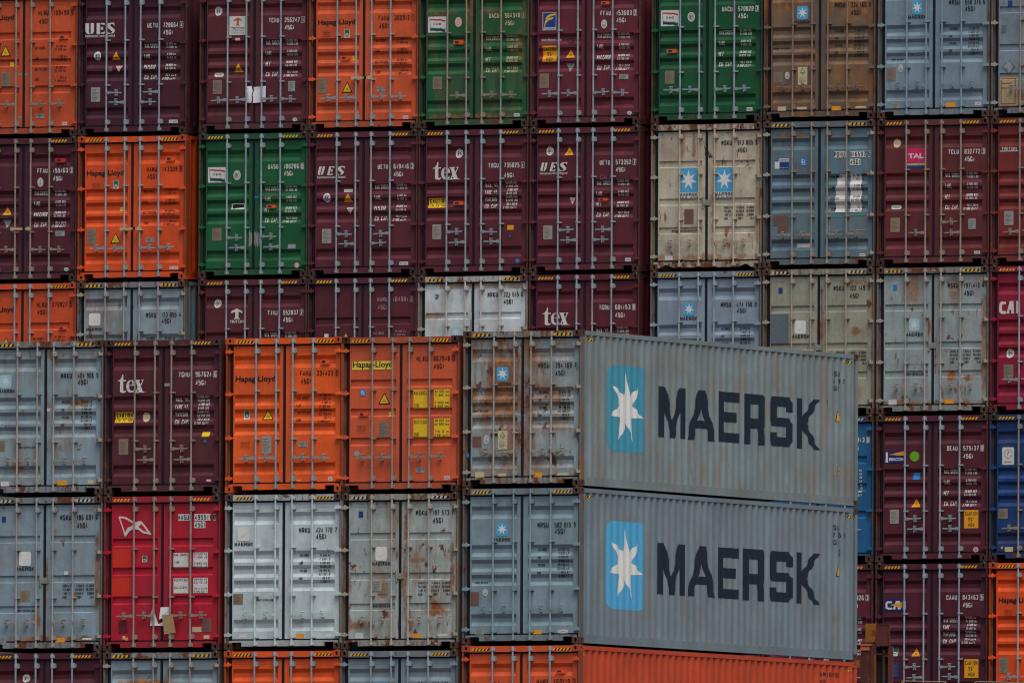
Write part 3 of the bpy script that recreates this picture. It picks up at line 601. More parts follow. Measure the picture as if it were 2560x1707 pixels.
# ---------------------------------------------------------------- one container
def container(code, X, Y, Z, sty, rgb, label, els):
    prof, hm, wear = sty.split(':'); wear = int(wear)
    sd_ = (ord(code[0])*7+int(code[1])*13+int(code[2])*29) % 97
    pale = sum(rgb) > 300 and max(rgb)-min(rgb) < 50
    if pale and code not in ('B62', 'B73'): rgb = tuple(min(225, int(c*k)) for c, k in zip(rgb, (1.06, 1.09, 1.10)))
    rust = [0, .15, .45, .6, .85, 1.15, 1.35, .5][wear]; stain = [0, 0, 0, .25, .45, .5, 1., 1.][wear]; dirt = [.12, .28, .35, .5, .4, .4, .5, .7][wear]
    if prof == 'B' and wear >= 4: stain *= .55
    dpaint = P(rgb, rust*.75, dirt, stain, sd_, blobs=BLOBS.get(code, ()))
    dull = tuple(int(c*.78+k*.22) for c, k in zip(rgb, (70, 52, 42)))
    fpaint = P(dull if wear else rgb, min(1.6, rust*1.3+(.5 if wear else .05)), min(.8, dirt*1.5), stain, sd_+1)
    ck = (54, 35, 30) if not pale else (72, 50, 40)
    cst = P(tuple(int(c*.75+k*.25) for c, k in zip(rgb, ck)), .5, .4, 0, sd_+2) if (wear == 0 and rgb[0] > 180) else P(ck, 1.0, .6, 0, sd_+2)
    metal = GALV if wear <= 1 or code in ('F42', 'B81', 'F22') else GALVR
    if code in ('B02', 'B01', 'F31', 'B82', 'F11', 'F12'): metal = GALVR
    if pale and wear >= 4 or wear == 7: metal = P(tuple(int(c*.6+k*.4) for c, k in zip(rgb, (150, 130, 120))), .8, .5, .2, 77)
    if wear == 2 and pale: metal = P(rgb, .3, .4, 0, 78)
    hingep = dpaint if not pale else (P((150, 150, 136), .9, .4, .2, 79) if wear >= 3 else dpaint)
    t = bpy.data.objects.new('shipping_container', None); COL.objects.link(t); t.location = (X, Y, Z); t.empty_display_size = .5
    t['label'] = label; t['category'] = 'shipping container'; t['group'] = 'containers of the front stack' if code[0] == 'F' else 'containers of the rear stack'
    def part(name, me, mats, par=None, loc=None):
        o = link(name, me, par or t, mats)
        if loc: o.location = loc
        return o
    body = part('body', BODY, [P({'F41': (112, 128, 132), 'F42': (106, 123, 132), 'F43': (174, 66, 36)}.get(code, rgb), rust*.25, dirt*.5, .38 if code == 'F41' else (.2 if code == 'F42' else stain*.3), sd_+3)])  # corner stack sides coloured darker to stand for dimmer light, besides weathering
    pp = P(tuple(int(c*.5+k*.5) for c, k in zip(rgb, (58, 38, 32))), 1.1 if wear else .6, .6, stain, sd_+5); part('corner_post', POSTL, [pp]); part('corner_post', POSTR, [pp])
    sill = part('door_sill', SILLB if (prof == 'B' and code == 'B62') else SILLA, [fpaint]); head = part('door_header', HEADER, [fpaint])
    for x, m in ((-1.219, CASTL), (1.219, CASTR)):
        for z in (0, 2.778): part('corner_casting', m, [cst, D('blk')], None, (x, 0, z))
    if code[:2] == 'F4':
        for z in (0, 2.778): part('corner_casting', CASTRB, [cst, D('blk')], None, (1.219, 12.192, z))
    elif code[0] == 'F':
        pass
    for x in (-1.138, 1.138): part('twist_lock', TWIST, [BRASSY], None, (x, 0, 0))
    gk = part('door_gasket', GASKET, [RUBBER])
    hz = ('hz', 'blk') if pale or rgb[0] > 180 else ('hz', None)
    if code in ('B73', 'F02', 'F32', 'B74'): hz = ('hzw', 'blk')
    if code in ('B33',): hz = ('ye', None)
    if code != 'B62' and code != 'B91':
        for u in (-1.02, .655):
            a = door_art('A'); a.brk = []; a.place = lambda u_, z_, o_, l_: (u_, .004-l_, z_); a.off = lambda z_, c_: 0.; hazard(a, u, u+.35, hz, slant=.035 if wear < 3 else .02, n=5 if wear < 3 else 4); a.build('warning_stripes', head)
    doors = {}
    for s in (-1, 1):
        d = part('door', DOORS[(prof, s)], [dpaint]); doors[s] = d
        for z in (.265, 1.02, 1.84, 2.635) : part('hinge', HINL if s < 0 else HINR, [hingep], d, (0, 0, z))
    inl = .645 if prof != 'B' else .54
    up, lo = .845, .645
    BX = {1: -.570, 2: -.150, 3: .196, 4: .618}
    H = {'in': [(1, inl, -1), (2, inl, -1), (3, inl, 1), (4, inl, 1)], 'st': [(1, up, 1), (2, lo, -1), (3, lo, 1), (4, up, -1)], 'dn': [(1, .80, 1), (2, .60, -1), (3, .82, 1), (4, .61, -1)],
         'tx': [(1, up, 1), (2, lo, -1), (3, up, 1), (4, lo, -1)], 'tl': [(2, lo, -1), (3, up, 1), (4, lo, -1)]}[hm]
    if code == 'B41': H = H[1:]
    rr = random.Random(sd_)
    for i, x in BX.items():
        b = part('locking_bar', BAR, [metal], doors[-1 if i < 3 else 1], (x, 0, 0))
    for i, z, dr in H:
        h = part('door_handle', HANDR if dr > 0 else HANDL, [metal], doors[-1 if i < 3 else 1], (BX[i], 0, z)); h.rotation_euler[1] = rr.uniform(-.05, .05)
    rt = door_art(prof); wt = door_art(prof)
    for e in els:
        k = e[0]
        if k == 'ID':
            _, z1, z2, pre, num, chk, mode, col = e; hh = .047; lay = 1
            if mode == 'pl':
                for bx in ((.315, z1-.062, .565, z1+.062), (.655, z1-.062, .995, z1+.062), (1.055, z1-.062, 1.1, z1+.062), (.655, z2-.062, .885, z2+.062)): rect(rt, bx, 'wh', 0)
            text(rt, pre, .312, z1-hh, .538, z1+hh, col, lay) if pre else None
            xa, xb = (.665, 1.0)
            if num.startswith(' '): xa = .665+.17; num = num.strip()
            text(rt, num, xa, z1-hh, xb, z1+hh, col, lay, gap=.38 if ' ' in num else .42)
            cx0, cx1 = 1.057, 1.098
            text(rt, chk, cx0, z1-hh, cx1, z1+hh, col, lay, t=.014)
            if mode in ('std', 'hl') : strip(rt, [(cx0-.014, z1-hh-.012), (cx1+.012, z1-hh-.012), (cx1+.012, z1+hh+.012), (cx0-.014, z1+hh+.012), (cx0-.014, z1-hh-.012)], .006, col, lay)
            x0 = .33 if mode == 'hl' else .668
            text(rt, '45G1', x0, z2-hh, x0+.21, z2+hh, col, lay)
        elif k == 'W':
            _, mode, labs, vals, col = e; L = labs.split('|'); V = vals.split('|')
            if mode == 'msk':
                for i, (l, v1, v2) in enumerate((('GROSS WT.', '71,650LB.', '32,500KG.'), ('PAYLOAD', '63,100LB.', '28,620KG.'), ('TARE WT.', '8,550LB.', '3,880KG.'), ('CUBE', '2,700FT', '76.4M'))):
                    z = 1.225-.072*i; text(wt, l, .37, z-.023, .37+.023*len(l), z+.023, col, 1, t=.0065); text(wt, v1, .645, z-.023, .645+.02*len(v1), z+.023, col, 1, t=.0065); text(wt, v2, 1.04-.0195*len(v2), z-.023, 1.04, z+.023, col, 1, t=.0065)
                continue
            if mode == 'plates':
                wt.add([(.335, 1.08), (.56, 1.075), (.56, 1.83), (.44, 1.83), (.36, 1.74), (.38, 1.62), (.33, 1.55)], 'wh', 0); rect(wt, (.655, 1.08, .905, 1.84), 'wh', 0)
            for i, l in enumerate(L):
                if not l: continue
                if mode in ('pair', 'plates'): z = (1.775, 1.565, 1.35, 1.145)[i]; hh = .042 if vals != GHK else .028
                elif mode == 'hl': z = (1.755, 1.62, 1.486, 1.35)[i]; hh = .026
                elif mode == 'even': z = (1.765, 1.63, 1.49, 1.352)[i]; hh = .04
                else: z = (1.748, 1.60, 1.46, 1.316)[i]; hh = .024
                wl = .036 if hh > .035 else .026
                text(wt, l, .235 if mode != 'mask' else .31, z-hh, (.235 if mode != 'mask' else .31)+min(.30, wl*len(l))*(.78 if mode == 'mask' else 1), z+hh, col, 1, t=.0092 if hh > .035 else .0065)
            for i, v in enumerate(V):
                if not v: continue
                if mode in ('pair', 'plates'): z = (1.775, 1.565, 1.35, 1.145)[i//2]+(.034 if i % 2 == 0 else -.034)
                elif mode == 'mask': z = 1.748-.071*i
                else: z = 1.815-.0705*i
                hh = .022; xr = .945; text(wt, v, xr-.0255*len(v), z-hh, xr, z+hh, col, 1, t=.0064, shear=.25 if i % 4 >= 2 else 0)
    rt.build('number_lettering', doors[1]); wt.build('weight_lettering', doors[1])
    for e in els:
        k = e[0]
        if k in ('ID', 'W'): continue
        b = e[1:5]; args = e[5:]; par = doors[-1 if (b[0]+b[2])/2 < 0 else 1]
        if b[2] < b[0]: b = (b[2], b[1], b[0], b[3])
        if k == 'dev':
            o = part('tracking_tag', DEVM, [D('ores') if not args else D('rd'), D('bx')], par, ((b[0]+b[2])/2, YD+.02, (b[1]+b[3])/2)); o.scale = (b[2]-b[0], 1, max(.05, b[3]-b[1])); o.location[1] = YD+.002; continue
        if k == 'lockbox':
            part('lock_box', LOCKM, [P((128, 132, 122), .6, .4, 0, 80)], par, ((b[0]+b[2])/2, YD-.002, (b[1]+b[3])/2)); continue
        if k == 'clamp':
            g2 = GB(); z = (b[1]+b[3])/2; g2.box(b[0], b[2], -.062, -.044, z-.02, z+.02); g2.box(b[0]-.01, b[0]+.05, -.07, .0, z-.035, z+.028); g2.box(b[2]-.06, b[2]+.01, -.07, .0, z-.035, z+.035); g2.box(b[2]-.15, b[2]-.10, -.072, -.062, z-.028, z+.028, 1)
            part('clamp_bar', g2.mesh('clamp_bar', 2), [D('beige'), D('blk')], par); continue
        if k in ('paper', 'papers'):
            rp = random.Random(3)
            def sheet(nm, pts, y, c):
                cx = sum(p[0] for p in pts)/len(pts); g2 = GB(); n = len(pts)
                g2.prism([(x, z) for x, z in pts][::-1] if False else pts, y, y+.003); me = g2.mesh(nm)
                for v in me.vertices: v.co.y += .012*math.sin(v.co.x*17+v.co.z*9)
                part(nm, me, [D(c)], par)
            B_ = b
            if k == 'paper':
                sheet('paper_sheet', ub(B_, [(0, .03), (.27, 0), (.33, .2), (.30, .45), (.34, .7), (.28, .99), (.05, .97), (0, .99)]), .020, 'paper')
                sheet('paper_sheet', ub(B_, [(.36, 0), (1, .05), (1, .98), (.38, .93), (.40, .75), (.34, .45), (.38, .3)]), .022, 'paper')
                a = door_art(prof); a.brk = []; a.off = lambda z_, c_: 0; a.place = lambda u_, z_, o_, l_: (u_, .008-l_, z_)
                strip(a, ub(B_, [(.02, .55), (.25, .56)]), .006, 'gr', 1); strip(a, ub(B_, [(.45, .56), (.75, .56)]), .006, 'gr', 1); strip(a, ub(B_, [(.40, .18), (.42, .5), (.37, .85)]), .02, 'br', 1); strip(a, ub(B_, [(.35, .05), (.31, .25)]), .02, 'br', 1)
            else:
                sheet('paper_sheet', ub(B_, [(.0, .32), (.50, .32), (.5, .5), (.42, .42), (.3, .38), (.10, 1.), (.04, .8)]), .012, 'paper'); sheet('paper_sheet', ub(B_, [(.38, .99), (.77, 1.), (.75, .70), (.5, .6), (.34, .55)]), .010, 'paper'); sheet('paper_sheet', ub(B_, [(.42, .97), (.62, .95), (.66, .76), (.46, .72)]), .006, 'ye')
                sheet('cardboard_flap', ub(B_, [(.58, .0), (.98, .06), (.88, .70), (.48, .72)]), -.046, 'tan')
            continue
        a = door_art(prof)
        fn = globals()['k_'+k]; fn(a, tuple(b), *args)
        a.build(NAMES.get(k, 'sticker'), par)
    return t, body
GHK = '32 500 kg|71 650 lbs|3 700 kg|8 160 lbs|28 800 kg|63 490 lbs|76.4 m|2 700 cuft'
DATA = [
('B01', -19.697, 28.224, 5.399, 'C:in:1', (184, 76, 40), 'orange shipping container numbered 199490 at the left frame edge of the top rear row', [['ID', 2.483, 2.316, 'HLBU', '199490', '5', 'hl', 'bko'], ['hapag', -1.025, 2.325, -0.245, 2.456, 'bk'], ['tri', -0.543, 1.622, -0.303, 1.849, 1], ['rect', -0.333, 1.418, -0.249, 1.502, 'ye'], ['plate', -0.519, 1.011, -0.309, 1.302], ['W', 'pair', 'MAX GROSS|TARE|MAX PAYLOAD|CUBE', '32 500 kg|71 650 lbs|3 700 kg|8 160 lbs|28 800 kg|63 490 lbs|76.4 m|2 700 cuft', 'bko'], ['dev', 0.794, 1.95, 0.981, 2.022], ['acep', 0.265, 0.359, 0.463, 0.446], ['cimc', 0.857, 0.217, 0.971, 0.275], ['rect', -0.134, 1.231, -0.055, 1.277, 'tl'], ['rect', -0.01, 1.227, 0.073, 1.274, 'tl'], ['rect', -0.129, 0.359, -0.049, 0.406, 'tl']]),
('B11', -17.235, 28.224, 5.399, 'A:st:0', (66, 24, 40), 'dark purple shipping container numbered 728664 with upright slab initials beside the wide black gap', [['ID', 2.185, 2.037, 'UETU', '728664', '4', 'std', 'wh'], ['ues', -1.085, 2.032, -0.426, 2.252, 0], ['txt', -1.084, 1.949, -0.425, 2.026, 'International Leasing  Limited', 'wh'], ['oval', -0.895, 1.502, -0.733, 1.68], ['tri', -0.496, 1.503, -0.299, 1.673, 0], ['dtri', -0.412, 1.243, -0.245, 1.39, 0], ['plate', -0.953, 0.67, -0.748, 0.96, 'gl'], ['cimc', 0.803, 0.215, 1.0, 0.279], ['W', 'pair', 'MAX GROSS|TARE|PAYLOAD|CU. CAP.', '32.500 kg|71.650 lb|3.700 kg|8.160 lb|28.800 kg|63.490 lb|76.4 cu.m.|2.700 cu.ft.', 'wh'], ['rect', -0.567, 1.266, -0.479, 1.375, 'mf']]),
('B21', -14.514, 28.224, 5.411, 'A:in:1', (84, 33, 42), 'maroon shipping container numbered 256247 with torn white paper pasted across its doors', [['ID', 2.224, 2.075, 'TCNU', '256247', '1', 'std', 'wh'], ['oval', -0.917, 2.337, -0.754, 2.522], ['tribox', -0.573, 1.941, -0.213, 2.318], ['rect', -0.438, 1.822, -0.334, 1.883, 'pk'], ['tri', -0.472, 1.199, -0.268, 1.375, 0], ['pill', -0.924, 1.112, -0.705, 1.191], ['plate', -0.937, 0.766, -0.734, 1.047], ['form', 0.753, 0.79, 0.906, 0.997], ['paper', -0.178, 0.57, 0.266, 0.914], ['rect', 0.013, 1.519, 0.095, 1.568, 'bl'], ['rect', -0.044, 1.415, 0.04, 1.472, 'dg'], ['mark', 0.852, 0.188, 0.954, 0.263, 'wh'], ['W', 'pair', 'MAX. GROSS|TARE|NET|CU. CAP.', '32.500 KGS|71.650 LBS|3.700 KGS|8.160 LBS|28.800 KGS|63.490 LBS|76.4 CU.M.|2.700 CU.FT.', 'wh']]),
('B31', -12.065, 28.224, 5.408, 'A:in:1', (194, 82, 44), 'orange shipping container numbered 300912 with a clamp across its bars in the top rear row', [['ID', 2.227, 2.069, 'FANU', '300912', '1', 'hl', 'bko'], ['hapag', -1.039, 2.085, -0.209, 2.217, 'bk'], ['boxtxt', -0.934, 1.842, -0.742, 1.984], ['badge', -0.446, 1.844, -0.333, 2.014], ['dev', -0.513, 1.41, -0.326, 1.478], ['rect', -0.311, 1.398, -0.227, 1.478, 'ye'], ['tri', -0.499, 0.747, -0.263, 0.968, 1], ['plate', -1.035, 0.747, -0.839, 1.047], ['acep', 0.278, 0.753, 0.469, 0.846], ['cimc', 0.863, 0.202, 0.982, 0.263], ['clamp', -0.225, 1.011, 0.2, 1.056], ['W', 'pair', 'MAX GROSS|TARE|MAX PAYLOAD|CUBE', '32 500 kg|71 650 lbs|3 700 kg|8 160 lbs|28 800 kg|63 490 lbs|76.4 m|2 700 cuft', 'bko']]),
('B41', -9.611, 28.224, 5.406, 'A:in:3', (14, 82, 46), 'green shipping container numbered 564348 with rusty door edges and yellowed lettering', [['ID', 2.225, 2.072, 'UACU', '564348', '1', 'std', 'cr'], ['uasc', -1.04, 1.913, -0.634, 2.23], ['mark', -0.446, 2.012, -0.29, 2.211, 'pw'], ['dev', -0.459, 1.667, -0.255, 1.752], ['plate', -0.931, 0.778, -0.725, 1.031], ['cimc', 0.873, 0.206, 0.998, 0.269], ['W', 'pair', 'MAX.GROSS|TARE|NET|CU. CAP.', '30.480 KGS|67.200 LBS|3.800 KGS|8.380 LBS|26.680 KGS|58.820 LBS|76.4 CU.M.|2.700 CU.FT.', 'cr'], ['rect', 0.333, 0.555, 0.363, 0.611, 'bl']]),
('B51', -7.145, 28.224, 5.408, 'A:in:1', (94, 32, 47), 'maroon shipping container numbered 153603 with a blue and yellow square logo and caution board', [['ID', 2.226, 2.082, 'FFAU', '153603', '2', 'std', 'wh'], ['flor', -0.967, 1.909, -0.665, 2.263], ['txt', -1.014, 1.69, -0.566, 1.753, 'www.florens.com', 'wh'], ['caut', -0.968, 1.274, -0.657, 1.602], ['tri', -0.459, 1.354, -0.26, 1.521, 0], ['dtri', -0.458, 1.074, -0.261, 1.246, 1], ['seal', 0.326, 1.921, 0.456, 2.1], ['dev', 0.331, 2.402, 0.516, 2.46], ['plate', -1.028, 0.762, -0.821, 1.047], ['form', 0.733, 0.906, 0.934, 1.005], ['mark', 0.91, 0.193, 1.012, 0.27, 'wh'], ['W', 'pair', 'MAX.GROSS|TARE|MAX.CARGO|CU. CAP.', '32.500 KGS|71.650 LBS|3.700 KGS|8.160 LBS|28.800 KGS|63.490 LBS|76.4 CU.M.|2.700 CU.FT.', 'wh'], ['txt', -0.427, 1.644, -0.291, 1.758, 'G', 'bko']]),
('B61', -4.467, 28.224, 5.425, 'A:in:1', (8, 76, 44), 'clean green shipping container numbered 570028 right of the wide black gap', [['ID', 2.24, 2.096, 'UACU', '570028', '3', 'std', 'wh'], ['uasc', -1.035, 1.923, -0.636, 2.241], ['oval', -0.447, 2.003, -0.286, 2.195], ['dev', -0.89, 1.392, -0.683, 1.462], ['plate', -0.939, 0.779, -0.731, 1.037], ['cimc', 0.859, 0.212, 0.987, 0.279], ['W', 'pair', 'MAX.GROSS|TARE|NET|CU. CAP.', '30.480 KGS|67.200 LBS|3.800 KGS|8.380 LBS|26.680 KGS|58.820 LBS|76.4 CU.M.|2.700 CU.FT.', 'wh']]),
('B71', -1.997, 28.224, 5.44, 'A:in:7', (102, 86, 73), 'brown stained shipping container numbered 334 165 in the top rear row', [['ID', 2.258, 2.104, 'MRSU', '334 165', '0', 'msk', 'bk'], ['star', -0.519, 1.985, -0.268, 2.255], ['mtxt', -0.558, 1.906, -0.222, 1.962], ['plate', -1.016, 0.742, -0.824, 0.952], ['seal', -0.772, 0.804, -0.671, 0.954], ['fsc', -0.491, 0.692, -0.283, 1.044], ['rect', -0.929, 0.183, -0.746, 0.268, 'cr'], ['rect', -0.511, 0.206, -0.292, 0.254, 'cr'], ['rect', 0.248, 0.173, 0.451, 0.255, 'or'], ['rect', 0.774, 0.208, 1.002, 0.246, 'cr'], ['txt', -1.04, 1.402, -0.7, 1.455, 'maersk.com', 'bk'], ['W', 'mask', 'MAX.GROSS|TARE|PAYLOAD|CUBE', '32.500 KG|71.650 LB|3.720 KG|8.200 LB|28.780 KG|63.450 LB|76.4 M|2.700 FT', 'bk']]),
('B81', 0.494, 28.224, 5.436, 'A:in:2', (108, 125, 136), 'grey shipping container numbered 558 375 with a blue star logo in the top rear row', [['ID', 2.267, 2.136, 'MRSU', '558 375', '6', 'msk', 'bk'], ['star', -0.501, 2.046, -0.26, 2.315], ['mtxt', -0.574, 1.961, -0.179, 2.025], ['seal', -0.789, 0.907, -0.681, 1.06], ['plate', -1.042, 0.738, -0.84, 1.004], ['form', -0.932, 0.195, -0.755, 0.294], ['rect', 0.245, 0.201, 0.459, 0.286, 'or'], ['cimc', 0.888, 0.228, 1.018, 0.288], ['txt', -0.95, 1.14, -0.692, 1.195, 'maersk.com', 'bk'], ['W', 'mask', 'MAX.GROSS|TARE|PAYLOAD|CUBE', '32.500 KG|71.650 LB|3.720 KG|8.200 LB|28.780 KG|63.450 LB|76.4 M|2.700 FT', 'bk']]),
('B91', 2.964, 28.224, 5.436, 'B:in:3', (108, 122, 132), 'grey shipping container with rusty patched door at the right edge of top rear row', [['rect', -0.877, 2.154, -0.782, 2.278, 'db'], ['rpatch', -1.049, 0.205, -0.654, 0.771], ['diam', -1.007, 0.823, -0.706, 1.109], ['rect', -1.016, 1.643, -0.91, 1.796, 'gr']]),
('B02', -19.697, 28.224, 2.474, 'A:in:1', (76, 27, 40), 'maroon shipping container numbered 155163 with red tag and clamped bars at the left frame edge', [['ID', 2.229, 2.065, 'FFAU', '155163', '3', 'std', 'wh'], ['dev', 0.725, 2.391, 0.937, 2.471, 'w'], ['seal', 0.313, 1.906, 0.445, 2.087], ['tri', -0.481, 1.352, -0.277, 1.513, 0], ['dtri', -0.479, 1.082, -0.28, 1.256, 1], ['form', 0.727, 0.91, 0.935, 1.012], ['mark', 0.923, 0.202, 1.025, 0.275, 'wh'], ['clamp', -0.218, 1.04, 0.197, 1.081], ['W', 'pair', 'MAX.GROSS|TARE|MAX.CARGO|CU. CAP.', '32.500 KGS|71.650 LBS|3.700 KGS|8.160 LBS|28.800 KGS|63.490 LBS|76.4 CU.M.|2.700 CU.FT.', 'wh']]),
('B12', -17.235, 28.224, 2.474, 'A:in:0', (204, 76, 28), 'bright orange shipping container numbered 143309 in the second rear row beside the wide black gap', [['ID', 2.22, 2.076, 'HAMU', '143309', '9', 'hl', 'bko'], ['hapag', -1.036, 2.08, -0.201, 2.217, 'bk'], ['boxtxt', -0.924, 1.828, -0.728, 1.964], ['badge', -0.437, 1.836, -0.321, 2.008], ['rect', -0.305, 1.382, -0.213, 1.468, 'ye'], ['dev', 0.753, 2.386, 0.937, 2.46], ['tri', -0.499, 0.743, -0.261, 0.956, 1], ['plate', -1.026, 0.735, -0.824, 1.042], ['acep', 0.3, 0.756, 0.491, 0.843], ['cimc', 0.836, 0.207, 1.026, 0.265], ['clamp', -0.217, 1.002, 0.219, 1.048], ['W', 'pair', 'MAX GROSS|TARE|MAX PAYLOAD|CUBE', '32 500 kg|71 650 lbs|3 700 kg|8 160 lbs|28 800 kg|63 490 lbs|76.4 m|2 700 cuft', 'bko']]),
('B22', -14.514, 28.224, 2.486, 'A:dn:1', (14, 84, 48), 'green shipping container numbered 100206 with torn tape across its door seam', [['ID', 2.215, 2.072, 'UASU', '100206', '0', 'std', 'wh'], ['uasc', -1.033, 1.915, -0.631, 2.224], ['oval', -0.464, 1.957, -0.302, 2.154], ['wlab', -0.521, 1.372, -0.217, 1.489], ['rect', 0.008, 1.592, 0.1, 1.643, 'bl'], ['dev', 0.29, 1.385, 0.489, 1.45], ['plate', -0.93, 0.749, -0.722, 1.002], ['smear', -0.118, 0.603, 0.169, 0.955], ['rect', 0.762, 0.565, 0.934, 0.655, 'sl'], ['mark', 0.913, 0.181, 1.016, 0.285, 'pw'], ['W', 'pair', 'MAX.GROSS|TARE|NET|CU. CAP.', '30.480 KGS|67.200 LBS|3.800 KGS|8.380 LBS|26.680 KGS|58.820 LBS|76.4 CU.M.|2.700 CU.FT.', 'wh']]),
('B32', -12.065, 28.224, 2.483, 'A:st:0', (84, 31, 43), 'maroon shipping container numbered 619416 with slanted slab initials in the second rear row', [['ID', 2.178, 2.021, 'UETU', '619416', '3', 'std', 'wh'], ['ues', -1.039, 2.028, -0.412, 2.202, 1], ['txt', -1.038, 1.946, -0.411, 2.014, 'International Leasing Limited', 'wh'], ['oval', -0.906, 1.486, -0.741, 1.668], ['rect', -0.458, 1.684, -0.264, 1.743, 'wh'], ['tri', -0.457, 1.488, -0.256, 1.655, 0], ['dtri', -0.388, 1.228, -0.216, 1.374, 0], ['plate', -0.924, 0.664, -0.718, 0.953, 'gl'], ['cimc', 0.803, 0.206, 0.996, 0.27], ['W', 'pair', 'MAX GROSS|TARE|PAYLOAD|CU. CAP.', '32.500 kg|71.650 lb|3.700 kg|8.160 lb|28.800 kg|63.490 lb|76.4 cu.m.|2.700 cu.ft.', 'wh']]),
('B42', -9.611, 28.224, 2.481, 'A:tx:0', (84, 30, 42), 'maroon shipping container numbered 735025 with large white lowercase lettering in the second rear row', [['ID', 2.163, 1.963, 'TXGU', '735025', '1', 'std', 'wh'], ['tex', -0.921, 1.898, -0.303, 2.25], ['oval', -0.429, 2.325, -0.269, 2.511], ['cautw', -1.019, 1.338, -0.617, 1.532], ['dev', -0.445, 1.389, -0.236, 1.462], ['plate', -0.921, 0.708, -0.726, 1.006, 'gl'], ['rect', 0.739, 0.873, 0.879, 0.967, 'or'], ['dtri', 0.744, 0.678, 0.858, 0.781, 2], ['mark', 0.923, 0.218, 1.014, 0.3, 'bl'], ['W', 'even', 'MAX. WT.|TARE WT.|PAYLOAD|CU. CAP.', '32.500 KGS|71.650 LBS|3.700 KGS|8.160 LBS|28.800 KGS|63.490 LBS|76.4 CU.M.|2.700 CU.FT.', 'wh']]),
('B52', -7.145, 28.224, 2.483, 'A:st:0', (86, 31, 43), 'maroon shipping container numbered 573352 with a yellow triangle above its slanted slab initials', [['ID', 2.181, 2.033, 'UETU', '573352', '7', 'std', 'wh'], ['oval', -0.889, 2.341, -0.73, 2.518], ['tri', -0.478, 2.339, -0.279, 2.509, 0], ['ues', -1.011, 2.026, -0.394, 2.199, 1], ['txt', -1.01, 1.945, -0.394, 2.011, 'International (HK) Holdings Ltd.', 'wh'], ['dtri', -0.38, 1.352, -0.228, 1.497, 0], ['dev', 0.294, 1.418, 0.485, 1.47], ['plate', -0.93, 0.668, -0.728, 0.946, 'gl'], ['cimc', 0.881, 0.206, 1.005, 0.275], ['txt', 0.32, 1.839, 0.478, 1.943, 'Ck', 'mf'], ['W', 'pair', 'MAX. GROSS|TARE|NET|CU. CAP.', '32.500 KGS|71.650 LBS|3.700 KGS|8.160 LBS|28.800 KGS|63.490 LBS|76.4 CU.M.|2.700 CU.FT.', 'wh']]),
('B62', -4.467, 28.224, 2.5, 'B:in:5', (178, 174, 155), 'cream grey rust streaked shipping container numbered 913 805 with two blue star panels', [['ID', 2.512, 2.363, 'MSKU', '913 805', '9', 'msk', 'bk'], ['star', -0.614, 1.538, -0.204, 2.024], ['wbox', -0.611, 1.415, -0.203, 1.54], ['mtxt', -0.604, 1.468, -0.208, 1.527], ['txt', -0.604, 1.419, -0.208, 1.463, 'SEALAND', 'bk'], ['star', 0.182, 1.536, 0.58, 2.022], ['wbox', 0.18, 1.413, 0.581, 1.538], ['mtxt', 0.18, 1.466, 0.576, 1.526], ['txt', 0.18, 1.417, 0.576, 1.462, 'SEALAND', 'bk'], ['plate', -0.497, 0.918, -0.295, 1.206, 'br'], ['txt', -0.789, 0.754, -0.212, 0.816, 'www.maersksealand.com', 'bk'], ['ec', -0.002, 1.156, 0.1, 1.23], ['rect', -0.923, 0.2, -0.746, 0.286, 'wh'], ['W', 'msk', '', '', 'bk'], ['lockbox', -0.09, 1.274, 0.061, 1.383]]),
('B72', -1.997, 28.224, 2.515, 'A:in:3', (82, 106, 118), 'dark blue grey shipping container numbered 816597 with white backed number plates', [['ID', 2.222, 2.069, 'PONU', '816597', '5', 'pl', 'bk'], ['pno', -0.989, 1.959, -0.678, 2.162], ['gl', -0.426, 2.012, -0.287, 2.167], ['plate', -1.026, 0.832, -0.684, 1.039, 'br'], ['plate', -0.924, 0.705, -0.684, 0.831, 'br'], ['rect', -0.511, 0.394, -0.225, 0.468, 'wh'], ['cimc', 0.877, 0.195, 1.001, 0.256], ['W', 'plates', 'MAX.GROSS|TARE|PAYLOAD|CUBE', '32 500 kg|71 650 lbs|3 700 kg|8 160 lbs|28 800 kg|63 490 lbs|76.4 m|2 700 cuft', 'bk'], ['outl', 0.218, 0.718, 0.523, 0.993], ['outl', 0.667, 0.721, 1.01, 1.02]]),
('B82', 0.494, 28.224, 2.511, 'A:tl:2', (92, 35, 38), 'red brown shipping container numbered 832772 with a pink and blue square logo', [['ID', 2.239, 2.089, 'TCLU', '832772', '3', 'std', 'wh'], ['tal', -0.582, 1.936, -0.207, 2.32], ['mark', -0.903, 2.341, -0.741, 2.516, 'cr'], ['pill', -0.946, 1.123, -0.721, 1.205], ['plate', -0.943, 0.672, -0.738, 0.951, 'yb'], ['form', 0.754, 0.706, 0.913, 0.91], ['cimc', 0.885, 0.216, 1.009, 0.272], ['W', 'pair', 'MAX. GROSS|TARE|NET|CU. CAP.', '32.500 KGS|71.650 LBS|3.700 KGS|8.160 LBS|28.800 KGS|63.490 LBS|76.4 CU.M.|2.700 CU.FT.', 'wh']]),
('B92', 2.964, 28.224, 2.511, 'A:in:2', (112, 38, 36), 'red brown shipping container with small underlined white lettering at the right frame edge', [['txt', -1.001, 2.248, -0.675, 2.307, 'TRITON', 'wh'], ['rect', -1.04, 2.224, -0.64, 2.24, 'wh'], ['plate', -0.937, 0.772, -0.738, 1.05, 'gl']]),
